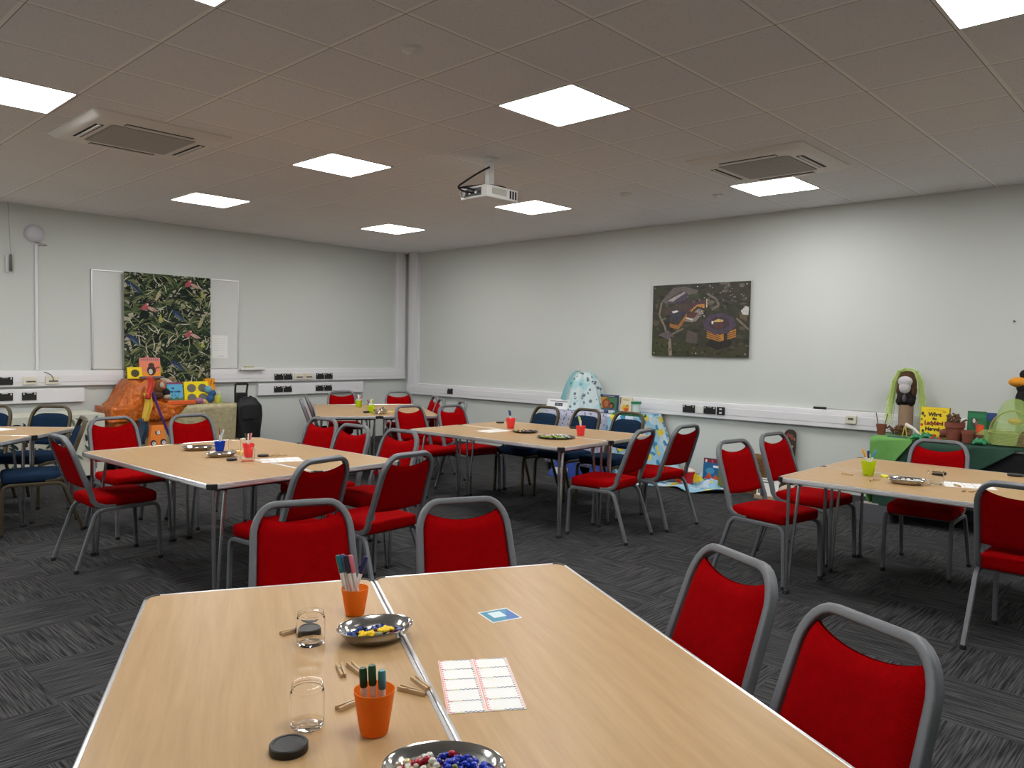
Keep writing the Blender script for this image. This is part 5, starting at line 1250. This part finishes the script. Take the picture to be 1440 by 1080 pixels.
for k, (px, X, c, lb) in enumerate([(838, 7.45, (206, 120, 130), 'pink shell trinket, first from the veil on the star display'), (846, 7.42, (190, 196, 206), 'silver trinket, second from the veil on the star display'), (853, 7.44, (60, 84, 120), 'blue trinket, third from the veil on the star display'), (860, 7.40, (200, 206, 212), 'silver trinket, fourth from the veil on the star display'), (867, 7.45, (40, 70, 110), 'navy trinket, fifth from the veil on the star display'), (876, 7.42, (70, 110, 150), 'blue trinket, sixth from the veil on the star display'), (882, 7.40, (220, 222, 226), 'white trinket nearest the green edged corner of the star display')]):
    p = PR(px, 578, X); mb = MB().ball((0, 0, .022), (.035, .045, .022), n=8)
    for a in range(6): mb.ball((.026*math.cos(a), .034*math.sin(a), .03), .012, n=6)
    o = mb.build('trinket', flat(c, .35)); o.location = (p.x, p.y, SZ+.003); o.rotation_euler = (0, 0, k); tag(o, lb, 'trinket', 'trinkets on the star display')
mb = MB()
for k in range(26): mb.tube([(7.30, 5.24-.02*k*.9, SZ+.012), (7.29-.01*(k % 3), 5.23-.018*k, SZ+.030+.012*(k % 2))], .009, n=5)
tag(mb.build('garland', flat((50, 150, 90), .6)), 'green and teal garland along the right front edge of the star display', 'garland')
# bags under the middle table display
t = thing('carrier_bag', 'blue and white carrier bag on the floor behind the middle table', 'bag', (7.08, 5.75, 0), .2)
def bagf(u, v):
    a = u*2*PI; r = (1-.35*v)*(1+.07*math.sin(5*a)+.04*math.sin(9*a+3*v)); return (.13*r*math.cos(a), .22*r*math.sin(a), .18*v+.0)
MB().grid(bagf, 28, 8, wrapu=True).build('bag', mat('blue_bag', (.03, .07, .32, 1), .4, noise=((14, 14, 14), .5)), t); MB().grid(lambda u, v: (-.135+.002*v, -.09+.18*u, .04+.08*v), 4, 3).build('white_print', M_PAPER, t)
t = thing('carrier_bag', 'second blue carrier bag nearer the wall under the star display', 'bag', (7.16, 5.30, 0), -.3)
MB().grid(bagf, 28, 8, wrapu=True).build('bag', mat('blue_bag', (.03, .07, .32, 1), .4), t)

# --- gold display, left wall
YZ = .76
display_table(3.24, 4.70, 9.27, 9.80, YZ-.004, 'table under the gold and orange cloths')
M_GOLD = mat('gold_cloth', (.42, .37, .22, 1), .55, metal=.25, noise=((20, 20, 20), .35), bump=(25, .5, .02)); M_OR = mat('orange_satin', (.50, .115, .008, 1), .36, noise=((11, 11, 11), .6), bump=(13, .8, .05))  # orange satin: dark shade of the creases is put into the colour noise
mb = MB(); cloth_skirt(mb, [(3.225, 9.79), (3.225, 9.255), (4.715, 9.255), (4.715, 9.79)][::-1], YZ, .12, .014, 15, ph=1); mb.grid(lambda u, v: (3.225+1.49*u, 9.255+.53*v, YZ), 2, 2)
tag(solidify(mb.build('tablecloth', M_GOLD)), 'crinkled gold cloth over the left display table', 'tablecloth')
def lerp_(x, pts):
    for (a, b), (c, d) in zip(pts, pts[1:]):
        if x <= c: return b+(d-b)*max(0, (x-a))/(c-a)
    return pts[-1][1]
mb = MB(); cloth_skirt(mb, [(4.07, 9.238), (3.20, 9.238), (3.20, 9.75)], YZ+.006, lambda u: lerp_(u, [(0, .75), (.26, .37), (.45, .50), (.63, .40), (1, .40)]), .010, 22)
mb.grid(lambda u, v: (3.20+.87*u, 9.238+.30*v, YZ+.006), 2, 2)
tag(solidify(mb.build('orange_drape', M_OR)), 'orange satin cloth hanging in a point over the gold cloth', 'cloth')
# covered boxes at the back left
def mound(u, v):
    # draped step: low shelf in front, tall box behind; slopes away on the left
    prof = [(9.225, .60), (9.235, .79), (9.33, .82), (9.37, .98), (9.40, 1.05), (9.50, 1.07), (9.74, 1.07)]
    t = v*(len(prof)-1); i = min(int(t), len(prof)-2); f = t-i
    y = prof[i][0]*(1-f)+prof[i+1][0]*f; z = prof[i][1]*(1-f)+prof[i+1][1]*f
    x = 3.17+.76*u
    e = max(0, .42-u)/.42 if u < .42 else max(0, u-.90)/.10
    z = z-(z-.60)*min(1, e*(1.0 if u < .42 else .75))
    k = min(1, 3*v)
    return (x, y-.03*abs(math.sin(u*21))*(1-v), z+k*(.012*math.sin(u*26+v*5)+.010*math.sin(u*41-v*17)))
tag(solidify(MB().grid(mound, 48, 36).build('orange_cover', M_OR)), 'orange satin draped over boxes at the left of the gold display', 'cloth')
def PL(px, py, Y): return P(px, py, Y=Y)
def draw_hole(put, txt): put(E(.52, .46, .30, .33, 20), (96, 84, 40)); put(E(.52, .46, .26, .29, 20), (70, 60, 34)); put(rect(.0, .9, 1, 1), (228, 204, 30))
p0, p1 = PL(179, 535, 9.45), PL(200, 516, 9.45); tz0 = 1.085
book('board_book', 'yellow board book with one round hole on the orange cover', 'book', (p0.x+p1.x)/2, 9.44, tz0, p1.x-p0.x, p1.z-tz0, .02, .1, 6, (238, 212, 10), draw_hole)
def draw_creature(put, txt):
    put(rect(0, .82, 1, 1), (206, 130, 130)); 
    for k in range(9): put(rect(.06+k*.1, .86, .12+k*.1, .95), (170, 90, 90))
    put(rect(0, .3, 1, .82), (228, 130, 96)); put(rect(0, 0, 1, .3), (236, 150, 40)); put(E(.56, .36, .22, .26, 12), (56, 30, 24)); put(E(.56, .62, .15, .13, 10), (70, 40, 30)); put(E(.52, .3, .1, .14, 9), (206, 200, 196)); put([(.74, .5), (.95, .56), (.97, .5), (.76, .42)], (150, 60, 40)); put(rect(0, 0, 1, .06), (60, 50, 60))
p0, p1 = PL(197, 530, 9.58), PL(226, 503, 9.58)
book('picture_book', 'pink and orange picture book standing highest on the gold display', 'book', (p0.x+p1.x)/2, 9.58, 1.088, p1.x-p0.x, p1.z-1.088, .012, 0, 6, (226, 120, 100), draw_creature)
p = PL(214, 532, 9.42)
obj_at(MB().box((0, 0, .012), (.27, .07, .024)), 'patterned_strip', flat((96, 92, 100), .6), (p.x, 9.44, 1.085), 'grey patterned strip below the pink and orange book', 'strip', bevel=.004)
M_CRF = mat('cream_fur', (.45, .38, .30, 1), .95, bump=(90, .6, .01))
p = PL(238, 532, 9.5)
obj_at(MB().box((0, 0, .1), (.22, .2, .2)), 'covered_box', mat('brown_cloth', (.12, .05, .02, 1), .8), (p.x, 9.62, YZ+.01), 'brown cloth covered box below the cream toy', 'box', bevel=.02)
blobtoy('soft_toy', 'cream and brown soft toy in front of the palm cloth', 'soft toy', (p.x, 9.58, YZ+.21), [((0, 0, .05), (.09, .07, .055), M_CRF, 'body'), ((-.06, -.03, .08), (.045, .045, .045), M_CRF, 'body'), ((.05, -.02, .09), (.04, .04, .04), mat('tan_fur', (.25, .16, .08, 1), .95), 'head'), ((.09, 0, .04), (.04, .04, .03), M_CRF, 'body')])
p = PL(219, 562, 9.33)
blobtoy('soft_toy', 'dark brown monkey like soft toy on the orange cloth', 'soft toy', (p.x+.02, 9.30, YZ+.10), [((-.05, 0, .03), (.12, .06, .05), M_FUR, 'body'), ((.0, -.01, .14), (.05, .05, .08), mat('rust_fur', (.20, .08, .03, 1), .95), 'head'), ((.02, -.05, .15), (.03, .02, .04), M_CRF, 'face'), ((.08, -.02, .06), (.05, .04, .05), M_DFUR, 'arm'), ((.09, -.04, .01), (.045, .035, .03), M_CRF, 'foot')])
def draw_blue(put, txt):
    put(rect(0, .9, 1, 1), (120, 60, 90)); put(rect(0, 0, 1, .22), (110, 120, 60)); put([(0, .2), (.2, .32), (.4, .22), (.6, .34), (.8, .24), (1, .32), (1, .2)], (70, 110, 90))
    for a, b, v in [(.14, .4, .56), (.46, .54, .56), (.58, .84, .56), (.3, .46, .72)]: put(rect(a, v-.035, b, v+.035), (24, 60, 110))
    for u in (.3, .5, .7): put(E(u, .40, .03, .03, 7), (30, 50, 80))
p0, p1 = PL(236, 560, 9.36), PL(258, 537, 9.36)
book('picture_book', 'light blue book with dark lettering on the gold display', 'book', (p0.x+p1.x)/2, 9.36, YZ+.012, p1.x-p0.x, p1.z-YZ-.012, .014, 0, 8, (84, 168, 206), draw_blue)
def draw_four(put, txt):
    for u in (.30, .76):
        for v in (.70, .26): put(E(u, v, .19, .19, 20), (120, 112, 70)); put(E(u, v, .165, .165, 20), (108, 104, 96))
p0, p1 = PL(259, 566, 9.42), PL(294, 536, 9.42)
book('board_book', 'yellow board book with four round holes on the gold display', 'book', (p0.x+p1.x)/2, 9.41, YZ+.004, p1.x-p0.x, p1.z-YZ-.004, .03, .08, 6, (240, 218, 10), draw_four)
p = PL(252, 566, 9.28)
o = obj_at(MB().box((0, 0, .022), (.34, .09, .044)), 'orange_booklet', flat((222, 96, 40), .45), (p.x+.02, 9.29, YZ+.0125), 'orange booklet lying in front of the blue book', 'book', bevel=.004)
p = PL(280, 563, 9.3); blobtoy('pompom_toy', 'pink and purple fluffy ball toy before the yellow board book', 'toy', (p.x, 9.31, YZ+.004), [((0, 0, .04), (.06, .05, .04), mat('mauve_fur', (.36, .16, .24, 1), .95, bump=(80, .6, .01)), 'body'), ((.06, 0, .03), (.035, .035, .03), mat('pink_fur', (.6, .35, .3, 1), .95), 'head')])
def draw_tiger(put, txt):
    for u, v, a in [(.3, .5, .5), (.55, .7, .9), (.75, .35, .4), (.5, .25, 1.2), (.8, .75, .2)]: put(leafblade(u, v, a, .3, .04, .4), (120, 60, 10))
p0, p1 = PL(289, 552, 9.62), PL(303, 532, 9.62)
book('striped_bag', 'orange bag with dark stripes at the right end of the gold display', 'bag', (p0.x+p1.x)/2, 9.62, YZ+.004, p1.x-p0.x, p1.z-YZ-.004, .05, 0, 4, (232, 150, 20), draw_tiger)
p = PL(297, 552, 9.4); blobtoy('blue_toy', 'blue and teal soft toy at the right end of the gold display', 'toy', (p.x, 9.42, YZ+.004), [((0, 0, .06), (.05, .05, .06), mat('blue_plush', (.03, .10, .26, 1), .9), 'body'), ((.02, -.01, .12), (.045, .045, .045), mat('blue_plush', (.03, .10, .26, 1), .9), 'body'), ((-.03, 0, .17), (.05, .04, .05), mat('teal_plush', (.15, .36, .46, 1), .9), 'head')])
p = PL(307, 567, 9.35)
t = thing('green_bottle', 'lime green bottle at the right end of the gold display', 'bottle', (p.x, 9.35, YZ+.004))
MB().lathe([(0, 0), (.035, 0), (.037, .07), (.03, .09), (.014, .105), (.014, .12), (0, .12)], n=16).build('bottle', mat('lime_bottle', (.40, .48, .05, 1), .3), t); MB().lathe([(.015, .118), (.017, .12), (.017, .15), (0, .152)], n=12).build('cap', mat('pale_cap', (.6, .66, .5, 1), .4), t)
# orange patterned bag and ribbons in front
t = thing('spotted_bag', 'orange paper bag with white spotted discs behind the left table', 'bag', (3.62, 9.02, 0), .06)
mb = MB(); w2, h2, d2 = .30, .56, .10
mb.add([(-w2/2, -d2/2, 0), (w2/2, -d2/2, 0), (w2/2, d2/2, 0), (-w2/2, d2/2, 0), (-w2/2*.45, -.02, h2), (w2/2*.45, -.02, h2), (w2/2*.45, .02, h2), (-w2/2*.45, .02, h2)], [(0, 3, 2, 1), (4, 5, 6, 7), (0, 1, 5, 4), (1, 2, 6, 5), (2, 3, 7, 6), (3, 0, 4, 7)], flat((232, 130, 50), .6))
T = Matrix.Translation((0, -.052, 0)) @ Matrix.Rotation(R(90-3.5), 4, 'X')
for u, v, r_ in [(0, .485, .034), (-.055, .36, .036), (.058, .365, .036), (0, .22, .04), (-.09, .12, .04), (.09, .12, .04)]:
    patch(mb, T, ell(u, v, r_, r_, 18), flat((60, 30, 40), .6), 3, .001); patch(mb, T, ell(u+.006, v-.006, r_*.62, r_*.62, 16), flat((226, 220, 216), .6), 6, .001); patch(mb, T, ell(u, v, r_*.25, r_*.25, 10), flat((150, 120, 120), .6), 9, .001)
mb.build('bag', None, t, smooth=False, fixn=False)
o = MB().tube([(3.60, 9.16, 1.04), (3.66, 9.13, .80), (3.76, 9.09, .50), (3.92, 9.0, .02)], .014, n=6).build('purple_pole', flat((66, 36, 110), .5)); tag(o, 'purple ribboned pole leaning on the orange cloth', 'pole')
o = MB().tube([(3.62, 9.15, .98), (3.72, 9.11, .62), (3.86, 9.06, .3), (4.02, 8.99, .015)], .007, n=6).build('blue_ribbon', flat((120, 130, 180), .5)); tag(o, 'pale blue ribbon beside the purple pole', 'ribbon')
def ribbon(name, c, a, z0, z1, x, parent=None):
    return solidify(MB().grid(lambda u, v: (x+(u-.5)*a*2*(1-.5*abs(v-.5))+.02*math.sin(5*v), 9.14-.02*v+.012*math.sin(u*9), z1+(z0-z1)*v), 8, 12).build(name, flat(c, .55), parent))
t = thing('scarf', 'yellow and dark blue scarf hanging on the orange cloth beside the purple pole', 'scarf', (0, 0, 0))
ribbon('yellow_half', (214, 176, 60), .05, .60, .93, 3.555, t); ribbon('blue_half', (40, 62, 84), .06, .34, .64, 3.50, t)
tag(ribbon('ribbon', (200, 60, 40), .04, .86, 1.12, 3.585), 'red ribbon bunch at the top of the purple pole', 'ribbon')
# leaf print cloth display at the far left
display_table(1.2, 3.03, 9.05, 9.6, .715, 'low table under the leaf print cloth at the far left')
def leaf_cloth():
    mb = MB(); base = flat((196, 196, 182), .9)
    cloth_skirt(mb, [(1.15, 9.02), (3.06, 9.02), (3.06, 9.62)], .722, .06, .004, 12, base); mb.grid(lambda u, v: (1.15+1.91*u, 9.02+.6*v, .722), 2, 2, base)
    T = Matrix.Translation((0, 8.998, 0)) @ Matrix.Rotation(PI/2, 4, 'X'); rr = random.Random(2); lay = 1
    for k in range(150):
        x, z = rr.uniform(1.2, 3.02), rr.uniform(.12, .69)
        q = clip(leafblade(x, z, rr.uniform(0, 6.3), rr.uniform(.06, .14), .016, rr.uniform(-1.5, 1.5)), 1.16, .08, 3.05, .71)
        if len(q) > 2: patch(mb, T, q, flat(rr.choice([(40, 56, 44), (28, 40, 32), (90, 110, 90), (60, 76, 60), (150, 160, 140)]), .9), lay*.05); lay += 1
    o = mb.build('leaf_cloth', None, fixn=False); return tag(o, 'white cloth with dark green leaves over the far left display table', 'tablecloth')
leaf_cloth()
# shopping trolley
t = thing('shopping_trolley', 'black shopping trolley bag beside the gold display', 'trolley', (4.91, 9.42, 0))
def trf(u, v):
    a = u*2*PI; s = .8
    w_ = [.19, .20, .21, .215, .20, .15, .09, .02][min(7, int(v*7.001))]; 
    i = min(6, int(v*7)); f = v*7-i; tb_ = [.18, .195, .205, .21, .215, .20, .13, .05]; dz = [.06, .18, .32, .46, .60, .72, .80, .83]
    w_ = tb_[i]*(1-f)+tb_[i+1]*f; z = dz[i]*(1-f)+dz[i+1]*f
    ca, sa = math.cos(a), math.sin(a)
    return (math.copysign(abs(ca)**.8, ca)*w_*.93+.04*v, math.copysign(abs(sa)**.8, sa)*w_*.62+.01*math.sin(6*a+12*v), z+.01*math.sin(4*a))
tbg = MB().grid(trf, 40, 21, wrapu=True).build('bag', mat('black_nylon', (.007, .007, .008, 1), .6, bump=(18, .4, .02)), t)
MB().grid(lambda u, v: (-.11+.22*u, -.135-.012*math.sin(u*PI), .55+.17*v), 10, 6).build('flap', mat('black_nylon_light', (.012, .012, .013, 1), .55), tbg)
MB().tube([(-.10, .05, .05), (-.11, .05, .9), (-.115, .03, .985), (-.10, .02, 1.0), (.04, .02, 1.0), (.055, .03, .985), (.05, .05, .9), (.05, .05, .05)], .013, n=8).build('handle', M_BLACK, t)
MB().tube([(-.10, .02, 1.0), (.04, .02, 1.0)], .019, n=10).build('grip', M_RUBBER, t)
MB().box((-.03, .05, .82), (.15, .03, .12)).build('top_pad', M_BLACK, t, bevel=.01)
for s in (-1, 1):
    MB().lathe([(0, -.02), (.06, -.02), (.065, -.01), (.065, .01), (.06, .02), (0, .02)], n=20, T=Matrix.Translation((s*.20-.02, .06, .065)) @ Matrix.Rotation(PI/2, 4, 'Y')).build('wheel', M_RUBBER, t)

#END2
scn = bpy.context.scene
scn.view_settings.view_transform = 'Standard'; scn.view_settings.look = 'None'; scn.view_settings.gamma = 1
scn.view_settings.use_curve_mapping = False; scn.view_settings.exposure = 0.36
w = bpy.data.worlds.new('world'); scn.world = w; w.use_nodes = True
w.node_tree.nodes['Background'].inputs[0].default_value = (.02, .02, .02, 1)
